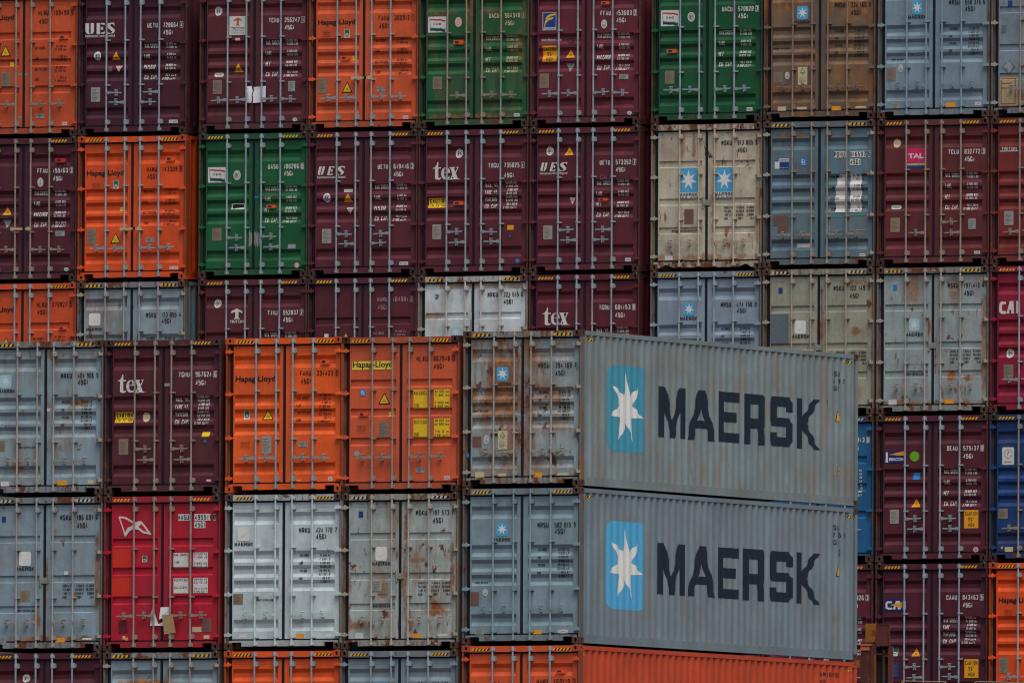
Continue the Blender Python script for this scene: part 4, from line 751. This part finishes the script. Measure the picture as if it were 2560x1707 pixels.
('B03', -19.697, 28.224, -0.451, 'C:in:0', (192, 74, 36), 'orange shipping container numbered 270927 at the left frame edge of the third rear row', [['ID', 2.461, 2.311, 'HLBU', '270927', '9', 'hl', 'bko'], ['hapag', -1.003, 2.291, -0.205, 2.431, 'bk'], ['dev', 0.823, 1.95, 0.984, 2.018], ['tri', -0.499, 1.601, -0.255, 1.814, 1], ['W', 'pair', 'MAX GROSS|TARE|MAX PAYLOAD|CUBE', '32 500 kg|71 650 lbs|3 700 kg|8 160 lbs|28 800 kg|63 490 lbs|76.4 m|2 700 cuft', 'bko']]),
('B13', -17.235, 28.224, -0.451, 'A:in:4', (122, 137, 146), 'pale grey shipping container numbered 123 055 with a torn white square in third rear row', [['ID', 2.219, 2.096, 'MSKU', '123 055', '4', 'msk', 'bk'], ['rsq', -0.971, 2.02, -0.712, 2.268], ['mtxt', -1.027, 1.924, -0.657, 1.981], ['W', 'mask', 'MAX.GROSS|TARE|PAYLOAD|CUBE', '32.500 KG|71.650 LB|3.720 KG|8.200 LB|28.780 KG|63.450 LB|76.4 M|2.700 FT', 'bk']]),
('B23', -14.514, 28.224, -0.439, 'A:st:0', (84, 32, 40), 'maroon shipping container numbered 552837 with a white winged letter emblem', [['ID', 2.214, 2.071, 'TIIU', '552837', '7', 'std', 'wh'], ['oval', -0.895, 2.325, -0.734, 2.505], ['tlogo', -0.503, 2.1, -0.237, 2.304, 'wh'], ['bftxt', -0.531, 2.017, -0.204, 2.078, 'TRITON', 'wh'], ['W', 'pair', 'MAX. GROSS|TARE|NET|CU. CAP.', '32.500 KGS|71.650 LBS|3.700 KGS|8.160 LBS|28.800 KGS|63.490 LBS|76.4 CU.M.|2.700 CU.FT.', 'wh']]),
('B33', -12.065, 28.224, -0.442, 'C:st:0', (80, 29, 42), 'plain maroon shipping container numbered 104081 with thin faded lettering', [['ID', 2.45, 2.292, 'HAMU', '104081', '0', 'hl', 'wf'], ['rect', -0.863, 1.694, -0.767, 1.778, 'wh'], ['tri', -0.449, 1.665, -0.315, 1.787, 0], ['W', 'pair', 'MAX GROSS|TARE|MAX PAYLOAD|CUBE', '32 500 kg|71 650 lbs|3 700 kg|8 160 lbs|28 800 kg|63 490 lbs|76.4 m|2 700 cuft', 'wf']]),
('B43', -9.611, 28.224, -0.444, 'B:in:4', (176, 182, 182), 'whitish rust framed shipping container numbered 321 515 with grey scrapes in the third rear row', [['ID', 2.514, 2.37, 'MRKU', '321 515', '6', 'msk', 'bk'], ['star', -0.505, 1.667, -0.266, 1.878, 'p'], ['smear2', -0.102, 1.725, 0.022, 2.612], ['txt', -0.848, 2.448, -0.772, 2.532, '2', 'bk']]),
('B53', -7.145, 28.224, -0.442, 'A:tx:0', (86, 28, 40), 'maroon shipping container numbered 601153 with large white lowercase lettering in the third rear row', [['ID', 2.224, 2.065, 'TGBU', '601153', '8', 'std', 'wh'], ['tex', -0.938, 1.886, -0.327, 2.236], ['W', 'even', 'MAX. WT.|TARE WT.|PAYLOAD|CU. CAP.', '32.500 KGS|71.650 LBS|3.700 KGS|8.160 LBS|28.800 KGS|63.490 LBS|76.4 CU.M.|2.700 CU.FT.', 'wh']]),
('B63', -4.467, 28.224, -0.425, 'A:in:1', (118, 132, 145), 'light grey shipping container numbered 474 750 with blue star logo in third rear row', [['ID', 2.223, 2.104, 'MRSU', '474 750', '0', 'msk', 'bk'], ['star', -0.505, 2.013, -0.262, 2.275], ['mtxt', -0.578, 1.93, -0.201, 1.993], ['W', 'mask', 'MAX.GROSS|TARE|PAYLOAD|CUBE', '32.500 KG|71.650 LB|3.720 KG|8.200 LB|28.780 KG|63.450 LB|76.4 M|2.700 FT', 'bk']]),
('B73', -1.997, 28.224, -0.41, 'B:in:4', (146, 150, 136), 'beige grey shipping container numbered 102 149 with a flat grey patch and blank white square', [['ID', 2.5, 2.349, 'MSKU', '102 149', '3', 'msk', 'bk'], ['rect', -0.894, 2.411, -0.803, 2.528, 'db'], ['rect', -1.076, 1.398, -0.671, 2.005, 'gr'], ['rsq', -0.539, 1.606, -0.287, 1.87], ['mtxt', -0.605, 1.523, -0.202, 1.589], ['W', 'msk', '', '', 'bk'], ['lockbox', -0.085, 1.277, 0.067, 1.385]]),
('B83', 0.494, 28.224, -0.414, 'B:in:5', (132, 142, 142), 'rust spotted grey green shipping container numbered 197 413 in the third rear row', [['ID', 2.524, 2.369, 'MSKU', '197 413', '4', 'msk', 'bk'], ['rect', -0.881, 2.441, -0.793, 2.557, 'bl'], ['star', -0.534, 1.632, -0.299, 1.877, 'p'], ['mtxt', -0.609, 1.534, -0.215, 1.599], ['rect', -0.514, 0.981, -0.313, 1.171, 'sl'], ['txt', -0.606, 0.759, -0.228, 0.827, 'maerskline.com', 'bk'], ['rect', -0.97, 0.184, -0.793, 0.289, 'wh'], ['rect', 0.24, 0.191, 0.457, 0.278, 'or'], ['W', 'msk', '', '', 'bk'], ['lockbox', -0.098, 1.294, 0.056, 1.393]]),
('B93', 2.964, 28.224, -0.414, 'A:in:0', (128, 18, 48), 'crimson shipping container with white three letter logo at the right frame edge', [['cai', -1.034, 1.95, -0.601, 2.198, 0], ['oval', -0.897, 1.076, -0.73, 1.259], ['plate', -0.936, 0.674, -0.728, 0.948]]),
('B64', -4.467, 28.224, -3.35, 'C:in:0', (22, 86, 132), 'blue shipping container glimpsed through the slot between the two long grey sides', []),
('B74', -1.997, 28.224, -3.335, 'C:in:1', (22, 86, 132), 'light blue shipping container mostly hidden behind the upper long grey side', [['ID', 2.417, 2.259, '', '   813', '0', 'std', 'wh'], ['W', 'even', '', 'KG|LB|KG|LB|KG|LB|CUM|CUFT', 'wh']]),
('B84', 0.494, 28.224, -3.339, 'A:tx:0', (80, 27, 42), 'maroon shipping container numbered 575137 with a lighthouse logo and green dot', [['ID', 2.233, 2.075, 'BEAU', '575137', '8', 'std', 'wh'], ['beacon', -1.045, 1.957, -0.627, 2.188], ['mark', -0.498, 1.983, -0.294, 2.182, 'lg'], ['rect', -0.436, 1.62, -0.292, 1.758, 'bl'], ['W', 'pair', 'MAX. GROSS|TARE|NET|CU. CAP.', '32.500 KGS|71.650 LBS|3.700 KGS|8.160 LBS|28.800 KGS|63.490 LBS|76.4 CU.M.|2.700 CU.FT.', 'wh'], ['tri', -0.468, 1.081, -0.27, 1.254, 0], ['plate', -0.926, 0.758, -0.731, 1.036, 'gl'], ['caut', 0.687, 0.652, 0.997, 1.012], ['mark', 0.887, 0.179, 0.999, 0.283, 'pk']]),
('B94', 2.964, 28.224, -3.339, 'A:in:2', (14, 54, 106), 'dark blue shipping container with a white card at the right frame edge', [['card', -0.961, 1.894, -0.704, 2.242], ['plate', -1.039, 0.832, -0.836, 1.03], ['mark', -0.815, 0.93, -0.736, 1.023, 'db'], ['rect', -0.895, 0.18, -0.718, 0.276, 'cr'], ['mark', -0.985, 0.238, -0.932, 0.29, 'or']]),
('B65', -4.467, 28.224, -6.275, 'A:in:0', (80, 27, 42), 'maroon shipping container glimpsed through the slot above the orange long side', []),
('B75', -1.997, 28.224, -6.26, 'A:in:0', (80, 27, 42), 'maroon shipping container whose number ends 326 beside the lower long grey side', [['ID', 2.221, 2.067, '', '   326', '3', 'std', 'wh'], ['W', 'pair', '', '32.500 KGS|71.650 LBS|3.700 KGS|8.160 LBS|28.800 KGS|63.490 LBS|76.4 CU.M.|2.700 CU.FT.', 'wh']]),
('B85', 0.494, 28.224, -6.264, 'A:tx:0', (76, 25, 42), 'maroon shipping container numbered 843463 with a blue and gold logo behind the rusty lashing tower', [['ID', 2.216, 2.063, 'CAAU', '843463', '5', 'std', 'wh'], ['cai', -1.031, 1.956, -0.556, 2.195, 1], ['badge', -0.863, 1.068, -0.755, 1.235], ['tri', -0.454, 1.059, -0.256, 1.221, 0], ['plate', -0.861, 0.653, -0.719, 0.936, 'db'], ['caut', 0.706, 0.628, 1.011, 0.996], ['W', 'even', 'MAX GROSS|TARE|PAYLOAD|CU. CAP.', '32.500 kg|71.650 lb|3.700 kg|8.160 lb|28.800 kg|63.490 lb|76.4 cu.m.|2.700 cu.ft.', 'wh']]),
('B95', 2.964, 28.224, -6.264, 'A:in:0', (212, 76, 24), 'vivid orange shipping container at the bottom right frame corner', [['hapag', -1.023, 2.073, -0.259, 2.207, 'bk'], ['boxtxt', -0.912, 1.835, -0.721, 1.964], ['plate', -1.012, 0.721, -0.814, 1.021]]),
('F01', -4.8, 0.0, -2.897, 'A:in:4', (120, 138, 146), 'pale grey rust spotted shipping container numbered 404 906 at left of top front row', [['ID', 2.239, 2.118, 'MRKU', '404 906', '5', 'msk', 'bk'], ['star', -0.977, 2.019, -0.734, 2.27, 'p'], ['mtxt', -1.005, 1.938, -0.658, 1.993], ['txt', -0.567, 0.885, -0.236, 0.934, 'maerskline.com', 'bk'], ['rect', 0.232, 0.185, 0.443, 0.273, 'or'], ['rect', 0.887, 0.206, 1.008, 0.274, 'cr'], ['form', -0.53, 1.543, -0.421, 1.633], ['plate', -0.969, 0.838, -0.862, 1.033], ['rect', -0.943, 0.179, -0.767, 0.267, 'wh'], ['rect', 0.021, 1.572, 0.088, 1.639, 'wh'], ['rect', 0.03, 1.679, 0.066, 1.733, 'dg'], ['W', 'mask', 'MAX.GROSS|TARE|PAYLOAD|CUBE', '32.500 KG|71.650 LB|3.720 KG|8.200 LB|28.780 KG|63.450 LB|76.4 M|2.700 FT', 'bk']]),
('F11', -2.327, 0.0, -2.902, 'A:tx:1', (78, 29, 40), 'maroon shipping container numbered 967624 with large white lowercase lettering in the top front row', [['ID', 2.234, 2.078, 'TGHU', '967624', '6', 'std', 'wh'], ['tex', -0.968, 1.907, -0.381, 2.252], ['cautw', -1.029, 1.347, -0.653, 1.547], ['mark', -0.459, 1.356, -0.302, 1.54, 'cr'], ['plate', -0.939, 0.747, -0.739, 1.044], ['rect', 0.798, 1.063, 0.957, 1.159, 'ye'], ['dtri', 0.802, 0.895, 0.943, 1.017, 2], ['rect', 0.902, 0.225, 0.998, 0.266, 'pk'], ['rect', -0.022, 2.021, 0.128, 2.076, 'sl'], ['W', 'even', 'MAX. WT.|TARE WT.|PAYLOAD|CU. CAP.', '32.500 KGS|71.650 LBS|3.700 KGS|8.160 LBS|28.800 KGS|63.490 LBS|76.4 CU.M.|2.700 CU.FT.', 'wh']]),
('F21', 0.21, 0.0, -2.896, 'A:in:0', (212, 86, 30), 'vivid clean orange shipping container numbered 334423 in the top front row', [['ID', 2.224, 2.074, 'FANU', '334423', '8', 'hl', 'bko'], ['hapag', -1.033, 2.05, -0.205, 2.186, 'bk'], ['dev', 0.749, 2.391, 0.925, 2.473], ['badge', -0.871, 1.374, -0.753, 1.536], ['tri', -0.492, 1.36, -0.252, 1.567, 1], ['boxtxt', -0.927, 0.834, -0.732, 0.956], ['plate', -0.483, 0.733, -0.278, 1.056, 'gl'], ['acep', 0.287, 0.844, 0.476, 0.94], ['mark', 0.902, 0.206, 1.0, 0.287, 'wh'], ['rect', 0.238, 0.218, 0.345, 0.235, 'ye'], ['W', 'hl', 'MAX GROSS|TARE|MAX PAYLOAD|CUBE', '32 500 kg|71 650 lbs|3 700 kg|8 160 lbs|28 800 kg|63 490 lbs|76.4 m|2 700 cuft', 'bko']]),
('F31', 2.635, 0.0, -2.908, 'C:in:1', (192, 84, 50), 'faded orange shipping container numbered 862946 with yellow backed labels', [['ID', 2.477, 2.331, 'HLXU', '862946', '0', 'std', 'bko'], ['rect', -1.028, 2.282, -0.183, 2.442, 'yb2'], ['hapag', -1.016, 2.293, -0.189, 2.437, 'bk'], ['gl', -0.864, 1.798, -0.736, 1.912], ['tri', -0.478, 1.637, -0.233, 1.854, 1], ['dev', -0.877, 1.419, -0.698, 1.488], ['rect', -0.276, 1.41, -0.172, 1.494, 'ye'], ['boxtxt', -0.929, 1.118, -0.735, 1.245], ['plate', -0.474, 1.014, -0.265, 1.315], ['acep', 0.302, 0.352, 0.487, 0.445], ['cimc', 0.89, 0.224, 1.009, 0.281], ['mark', -0.982, 0.666, -0.863, 0.766, 'sl'], ['ylab', 0.249, 1.543, 0.539, 1.893, 'MAX.GROSS||TARE'], ['ylab', 0.673, 1.551, 0.998, 1.896, '32 500 kg|71 650 lbs||3 900 kg|8 600 lbs'], ['ylab', 0.253, 1.004, 0.542, 1.354, 'MAX.PAYLOAD||CUBE'], ['ylab', 0.676, 1.01, 1.001, 1.355, '28 600 kg|63 050 lbs||76.3 m|2 694 cuft']]),
('F41', 5.155, 0.0, -2.833, 'A:in:6', (128, 138, 140), 'rust streaked grey shipping container numbered 394 169 topmost at the corner, long side visible', [['ID', 2.242, 2.096, 'MRSU', '394 169', '7', 'msk', 'bk'], ['star', -0.551, 1.962, -0.302, 2.225], ['mtxt', -0.613, 1.879, -0.239, 1.932], ['txt', -1.047, 1.391, -0.736, 1.444, 'maersk.com', 'bk'], ['plate', -1.044, 0.737, -0.853, 0.938, 'br'], ['seal', -0.813, 0.792, -0.695, 0.956], ['fsc', -0.519, 0.688, -0.321, 1.038], ['rect', -0.984, 0.174, -0.799, 0.276, 'cr'], ['rect', -0.565, 0.192, -0.343, 0.246, 'cr'], ['rect', 0.188, 0.167, 0.4, 0.255, 'or'], ['rect', 0.716, 0.195, 0.947, 0.238, 'cr'], ['rect', -1.166, 0.526, -1.112, 0.626, 'bl'], ['rect', -0.141, 1.305, 0.03, 1.35, 'sl'], ['W', 'mask', 'MAX.GROSS|TARE|PAYLOAD|CUBE', '32.500 KG|71.650 LB|3.720 KG|8.200 LB|28.780 KG|63.450 LB|76.4 M|2.700 FT', 'bk']]),
('F02', -4.8, 0.0, -5.822, 'B:in:4', (118, 136, 146), 'grey rust edged shipping container numbered 186 601 at the left of the middle front row', [['ID', 2.504, 2.351, 'MSKU', '186 601', '6', 'msk', 'bk'], ['rect', -0.919, 2.429, -0.831, 2.534, 'db'], ['rsq', -0.554, 1.604, -0.299, 1.867], ['mtxt', -0.626, 1.514, -0.225, 1.583], ['plate', -0.519, 0.936, -0.316, 1.144, 'yb'], ['txt', -0.613, 0.741, -0.233, 0.797, 'maerskline.com', 'bk'], ['form', -0.945, 0.155, -0.813, 0.255], ['rect', 0.22, 0.165, 0.427, 0.251, 'or'], ['rect', 0.791, 0.204, 0.982, 0.242, 'wh'], ['rect', 0.397, 1.427, 0.487, 1.494, 'wh'], ['W', 'msk', '', '', 'bk'], ['lockbox', -0.112, 1.268, 0.052, 1.379]]),
('F12', -2.327, 0.0, -5.827, 'C:in:1', (164, 20, 44), 'bright red shipping container numbered 495511 with a white flag logo and hanging papers', [['ID', 2.485, 2.344, 'HASU', '495511', '8', 'pl', 'bk'], ['hsud', -0.933, 2.127, -0.241, 2.52], ['ylab', 0.222, 1.538, 0.536, 1.82, 'MAX. GROSS||TARE|', 'wh'], ['ylab', 0.637, 1.534, 0.942, 1.826, '32.500 KG|71.650 LB||3.860 KG|8.510 LB', 'wh'], ['ylab', 0.225, 1.066, 0.538, 1.347, 'MAX.PAYLOAD||CU.CAP.|', 'wh'], ['ylab', 0.64, 1.067, 0.945, 1.353, '28.640 KG|63.140 LB||76.4 CU.M|2.700 CU.FT', 'wh'], ['rect', -1.051, 1.537, -0.671, 1.909, 'orr'], ['rect', -1.061, 0.996, -0.673, 1.363, 'orr'], ['badge', -0.434, 1.655, -0.33, 1.775], ['rect', -0.923, 0.334, -0.737, 0.566, 'mf2'], ['plate', 0.834, 0.34, 1.025, 0.591, 'br'], ['rect', 0.618, 0.337, 0.816, 0.435, 'cr'], ['rect', 0.863, 0.214, 0.985, 0.276, 'cr'], ['rect', -0.837, 0.213, -0.777, 0.277, 'pk'], ['rect', -0.777, 0.191, -0.723, 0.245, 'or'], ['papers', -0.238, 0.297, 0.335, 0.81]]),
('F22', 0.21, 0.0, -5.821, 'A:in:2', (168, 178, 180), 'whitish shipping container numbered 424 770 with a blank white square in the middle front row', [['ID', 2.217, 2.096, 'MRKU', '424 770', '7', 'msk', 'bk'], ['rsq', -0.97, 2.027, -0.728, 2.283], ['mtxt', -1.036, 1.937, -0.647, 2.001], ['txt', -0.56, 0.9, -0.227, 0.956, 'maerskline.com', 'bk'], ['plate', -1.06, 0.842, -0.853, 1.042], ['rect', 0.222, 0.203, 0.43, 0.28, 'or'], ['rect', 0.861, 0.213, 0.982, 0.275, 'wh'], ['rect', -0.939, 0.215, -0.785, 0.293, 'wh'], ['W', 'mask', 'MAX.GROSS|TARE|PAYLOAD|CUBE', '32.500 KG|71.650 LB|3.720 KG|8.200 LB|28.780 KG|63.450 LB|76.4 M|2.700 FT', 'bk']]),
('F32', 2.635, 0.0, -5.833, 'B:in:6', (146, 155, 152), 'grey shipping container numbered 197 573 with heavy rust patches in the middle front row', [['ID', 2.531, 2.386, 'MSKU', '197 573', '7', 'msk', 'bk'], ['rect', -0.876, 2.454, -0.784, 2.568, 'db'], ['rsq', -0.525, 1.645, -0.279, 1.905], ['mtxt', -0.596, 1.557, -0.211, 1.624], ['plate', -0.473, 1.025, -0.27, 1.236, 'yb'], ['form', -0.58, 1.074, -0.391, 1.269], ['txt', -0.583, 0.775, -0.201, 0.834, 'maerskline.com', 'bk'], ['rect', -0.938, 0.196, -0.77, 0.304, 'wh'], ['rect', 0.231, 0.199, 0.433, 0.282, 'or'], ['rect', 0.781, 0.236, 0.977, 0.268, 'wh'], ['W', 'msk', '', '', 'bk'], ['lockbox', -0.092, 1.299, 0.064, 1.407]]),
('F42', 5.155, 0.0, -5.758, 'A:in:2', (112, 130, 138), 'clean blue grey shipping container numbered 582 015 second down at the corner, long side visible', [['ID', 2.202, 2.082, 'MRSU', '582 015', '9', 'msk', 'bk'], ['star', -0.543, 2.004, -0.298, 2.255], ['mtxt', -0.616, 1.907, -0.239, 1.969], ['txt', -0.986, 1.122, -0.724, 1.172, 'maersk.com', 'bk'], ['seal', -0.817, 0.888, -0.709, 1.022], ['plate', -1.079, 0.714, -0.89, 0.971, 'br'], ['form', -0.965, 0.178, -0.785, 0.281], ['rect', 0.198, 0.174, 0.404, 0.25, 'or'], ['cimc', 0.751, 0.189, 0.943, 0.255], ['W', 'mask', 'MAX.GROSS|TARE|PAYLOAD|CUBE', '32.500 KG|71.650 LB|3.720 KG|8.200 LB|28.780 KG|63.450 LB|76.4 M|2.700 FT', 'bk']]),
('F03', -4.8, 0.0, -8.747, 'A:st:0', (72, 24, 38), 'maroon shipping container at the bottom left of the front stack under a grey one', [['oval', -0.482, 2.342, -0.325, 2.496], ['W', 'pair', 'MAX GROSS|TARE|PAYLOAD|CU. CAP.', '32.500 kg|71.650 lb|3.700 kg|8.160 lb|28.800 kg|63.490 lb|76.4 cu.m.|2.700 cu.ft.', 'wh']]),
('F13', -2.327, 0.0, -8.752, 'A:in:4', (118, 134, 142), 'grey shipping container with rust along its door band below the bright red one', [['ID', 2.228, 2.082, 'MSKU', '107 358', '2', 'msk', 'bk']]),
('F23', 0.21, 0.0, -8.746, 'A:st:0', (210, 82, 28), 'vivid orange shipping container cut by the bottom frame edge below the whitish one', [['hapag', -1.041, 2.089, -0.271, 2.239, 'bk']]),
('F33', 2.635, 0.0, -8.758, 'A:in:1', (110, 124, 132), 'grey shipping container cut by the bottom frame edge below the rust patched one', [['star', -0.475, 2.109, -0.259, 2.303], ['ID', 2.249, 2.104, 'MRSU', '307 979', '4', 'msk', 'bk']]),
('F43', 5.155, 0.0, -8.683, 'A:st:0', (198, 80, 40), 'orange shipping container numbered 160110 lowest at the corner, orange long side visible', [['ID', 2.221, 2.072, 'HAMU', '160110', '3', 'hl', 'bko'], ['dev', 0.715, 2.381, 0.902, 2.435], ['hapag', -1.061, 2.064, -0.191, 2.214, 'bk']])]
roots = {}
for d in DATA: roots[d[0]] = container(*d)
# ---------------------------------------------------------------- artwork and fittings on the long sides of the corner stack
SIDE = [(1, 'star', 1.233, 0.686, 2.813, 2.295), (1, 'M', 3.454, 1.021, 4.599, 1.97), (1, 'A', 4.655, 1.015, 5.92, 1.962), (1, 'E', 6.017, 1.025, 6.964, 1.972), (1, 'R', 7.143, 1.019, 8.114, 1.973), (1, 'S', 8.294, 1.026, 9.324, 1.969), (1, 'K', 9.553, 1.017, 10.506, 1.974), (1, 't', 11.1, 2.442, 11.376, 2.543, 'RSU'), (1, 't', 11.102, 2.311, 11.604, 2.403, '94 169 7'), (1, 't', 11.09, 2.173, 11.351, 2.257, '5G1'), (1, 'tri', 11.348, 1.584, 11.564, 1.795), (1, 'cy', 11.353, 0.564, 11.471, 0.723), (1, 'hz', 0.306, 2.698, 0.655, 2.745), (1, 'hz', 11.531, 2.712, 11.896, 2.751), (2, 'star', 1.202, 0.674, 2.824, 2.315), (2, 'M', 3.436, 1.008, 4.602, 1.969), (2, 'A', 4.704, 1.011, 5.95, 1.965), (2, 'E', 6.019, 1.011, 6.962, 1.969), (2, 'R', 7.117, 1.005, 8.128, 1.978), (2, 'S', 8.301, 1.018, 9.346, 1.971), (2, 'K', 9.566, 1.011, 10.534, 1.98), (2, 't', 11.109, 2.449, 11.377, 2.544, 'RSU'), (2, 't', 11.11, 2.315, 11.662, 2.404, '82 015 9'), (2, 't', 11.1, 2.171, 11.362, 2.261, '5G1'), (2, 'tri', 11.378, 1.568, 11.601, 1.778), (2, 'cy', 11.394, 0.606, 11.506, 0.765), (2, 'cb', 11.392, 1.973, 11.498, 2.073), (2, 'hz', 0.163, 2.711, 0.485, 2.751), (2, 'hz', 11.67, 2.706, 11.961, 2.746), (3, 't', 10.559, 2.586, 11.475, 2.67, 'HAMU 160110 3'), (3, 't', 10.561, 2.456, 10.822, 2.523, '45G1'), (3, 'hz', 0.173, 2.7, 0.379, 2.743), (3, 'hz', 11.758, 2.697, 11.98, 2.733)]
def side_art():
    ys = [p[0] for p in CS]
    def off(y, c):
        for (y0, d0), (y1, d1) in zip(CS, CS[1:]):
            if y0 <= c <= y1: return d0+(d1-d0)*(y-y0)/(y1-y0)
        return 0.
    a = Art(ys, off, lambda y, z, o, l: (SX-o+l, y, z)); a.axis = 0; return a
for row, k, y0, z0, y1, z1, *rest in SIDE:
    par = roots['F4%d' % row][1]; a = side_art(); y0, y1 = (y0-.1, y1-.1) if k == 'tri' else ((y0-.05, y1-.05) if k == 'cy' else (y0, y1)); b = (y0, z0, y1, z1)
    if k == 'star': star7(a, b, 'sky' if row == 2 else 'skyd', 'star', 0, .12); nm = 'star_logo'
    elif k in BIG:
        for j, pl in enumerate(BIG[k]): a.add(ub(b, pl), 'mbk', 1+.4*j)
        nm = 'large_letter'
    elif k == 't': text(a, rest[0], *b, 'bk', 1); nm = 'side_lettering'
    elif k == 'tri': a.add(ub(b, [(0, 0), (1, 0), (.2, 1)]), 'blk', 0); a.add(ub(b, [(.1, .06), (.86, .06), (.24, .9)]), 'amber', 1); nm = 'warning_sticker'
    elif k == 'cy': rect(a, b, 'blk', 0); rect(a, inner(b, .12, .04, .88, .96), 'amber', 1); text(a, '96', *inner(b, .3, .3, .7, .7), 'bk', 2); nm = 'caution_sticker'
    elif k == 'cb': strip(a, ub(b, [(0, 0), (1, 0), (1, 1), (0, 1), (0, 0)]), .02, 'bk', 0); strip(a, ub(b, [(.7, .7), (.3, .7), (.3, .3), (.7, .3)]), .02, 'bk', 0); nm = 'side_lettering'
    elif k == 'hz':
        n = 4; w_ = (y1-y0)/n
        for i in range(n):
            a.add([(y0+i*w_, z0), (y0+(i+.5)*w_, z0), (y0+(i+1)*w_, z1), (y0+(i+.5)*w_, z1)], 'hz', 1); a.add([(y0+(i+.5)*w_, z0), (y0+(i+1)*w_, z0), (y0+(i+1.5)*w_, z1), (y0+(i+1)*w_, z1)], 'blk', .5)
        nm = 'warning_stripes'
    a.build(nm, par)
exec_lash = True
# ---------------------------------------------------------------- lashing tower between the two bays, at the lower right
RED = paint('oxide_red_steel', (92, 44, 44), .7, .4, 0, .6, 31); RSTY = paint('rusted_column_steel', (74, 34, 28), 1.1, .6, 0, .8, 33); VOIDSHADE = paint('painted_void_shade', (22, 16, 16), 0, .2, 0, .8, 38); YEL = paint('chipped_yellow_paint', (136, 88, 18), .9, .3, 0, .6, 35); FRESH = paint('worn_salmon_paint', (176, 100, 72), .3, .3, 0, .6, 36)
lt = bpy.data.objects.new('lashing_tower', None); COL.objects.link(lt); LX, LZ = 3.1, -11.5
lt.location = (LX, 20.0, LZ)
lt['label'] = 'rusty red and yellow steel lashing tower between the two container stacks'; lt['category'] = 'lashing tower'
lt.empty_display_size = .3
def LB(name, mat, *boxes, cyl=()):
    g = GB()
    for b in boxes: g.box(*b)
    for c in cyl: g.cyl(*c)
    return link(name, (lambda me: (me.materials.clear(), me.materials.append(mat), me)[2])(g.mesh(name)), lt)
def W(x0, x1, z0, z1, y0, y1): return (x0-LX, x1-LX, y0-20, y1-20, z0-LZ, z1-LZ)
LB('rusted_column', RSTY, W(2.805, 3.02, -11.5, -5.24, 20.0, 20.03)); LB('column_cap', FRESH, W(2.80, 3.035, -5.239, -5.205, 19.97, 20.05), W(2.805, 3.0, -5.33, -5.24, 19.985, 19.998))
LB('rusted_column', RED, W(3.03, 3.13, -11.5, -5.20, 20.0, 20.03)); LB('stiffener', YEL, W(3.105, 3.125, -11.5, -5.42, 19.985, 19.998))
LB('yellow_block', YEL, W(2.905, 3.145, -5.17, -4.81, 20.0, 20.05)); LB('steel_box', RED, W(3.155, 3.40, -5.245, -4.835, 19.97, 20.01)); LB('box_flange', RSTY, W(3.15, 3.43, -4.834, -4.815, 19.96, 20.02), W(3.401, 3.425, -5.245, -4.8345, 19.96, 20.02))
LB('rusted_column', RED, W(3.39, 3.485, -11.5, -5.25, 20.0, 20.04)); LB('inner_strut', RSTY, W(3.275, 3.315, -11.5, -5.32, 20.0, 20.03), W(3.316, 3.389, -5.46, -5.38, 20.0, 20.02))
LB('crossbar', RED, W(3.131, 3.389, -5.41, -5.39, 20.0, 20.03), W(3.131, 3.274, -6.6, -6.5, 20.0, 20.03)); LB('void_shade_sheet', VOIDSHADE, W(3.02, 3.45, -11.5, -5.26, 20.08, 20.10))  # near-black sheet behind the columns paints in the shade of the open voids
LB('yellow_bracket', YEL, W(2.69, 2.795, -5.66, -5.52, 20.0, 20.05)); 
hr = bpy.data.objects.new('handrail', None); COL.objects.link(hr); hr.location = (4.2, 20, -7.0); hr['label'] = 'thin weathered steel handrail along the bottom frame edge beside the lashing tower'; hr['category'] = 'handrail'
BEI = paint('weathered_rail_paint', (132, 112, 96), .5, .4, 0, .6, 37)
def HR(name, *cy):
    g = GB()
    for c in cy: g.cyl(*c)
    me = g.mesh(name); me.materials.clear(); me.materials.append(BEI); link(name, me, hr)
HR('top_rail', ((-.50, 0, 1.07), (.44, 0, 1.045), .012), ((-.50, 0, 1.07), (-.52, 0, 1.0), .018)); HR('top_rail', ((1.09, 0, 1.045), (2.1, 0, 1.02), .012), ((1.09, 0, 1.045), (1.03, 0, 1.0), .012))
for x in (-.48, .42, 1.05, 2.08): HR('rail_post', ((x, 0, 1.05), (x, 0, -4.5), .014))
HR('lower_rail', ((-.48, 0, .7), (2.08, 0, .66), .012))

# ---------------------------------------------------------------- the ship and the sea below the frame
STEEL = paint('deck_paint', (72, 44, 38), .8, .5, 0, .7, 41)
def struct(name, g, mat, label=None):
    me = g.mesh(name); me.materials.clear(); me.materials.append(mat); o = link(name, me); o['kind'] = 'structure'; return o
g = GB(); g.box(-26, 30, -1.0, 13.2, -15, -8.712); struct('ship_deck', g, STEEL)
g = GB(); g.box(-26, 30, 26.5, 42, -15, -6.313); g.box(-26, 30, 13.2, 26.5, -15, -11.5); struct('ship_hatch', g, STEEL)
m, nt, b = _mat('sea_water'); b.inputs['Base Color'].default_value = (.02, .035, .04, 1); b.inputs['Roughness'].default_value = .15
tc = nt.nodes.new('ShaderNodeTexCoord').outputs['Object']; bp = nt.nodes.new('ShaderNodeBump'); bp.inputs['Strength'].default_value = .6; nt.links.new(noise(nt, tc, .4, 5, .6), bp.inputs['Height']); nt.links.new(bp.outputs[0], b.inputs['Normal'])
g = GB(); g.quad((-2500, -2500, -23), (2500, -2500, -23), (2500, 2500, -23), (-2500, 2500, -23)); struct('water', g, m)
g = GB(); g.box(-60, 90, -40, 60, -26, -15.001); struct('ship_hull', g, STEEL)
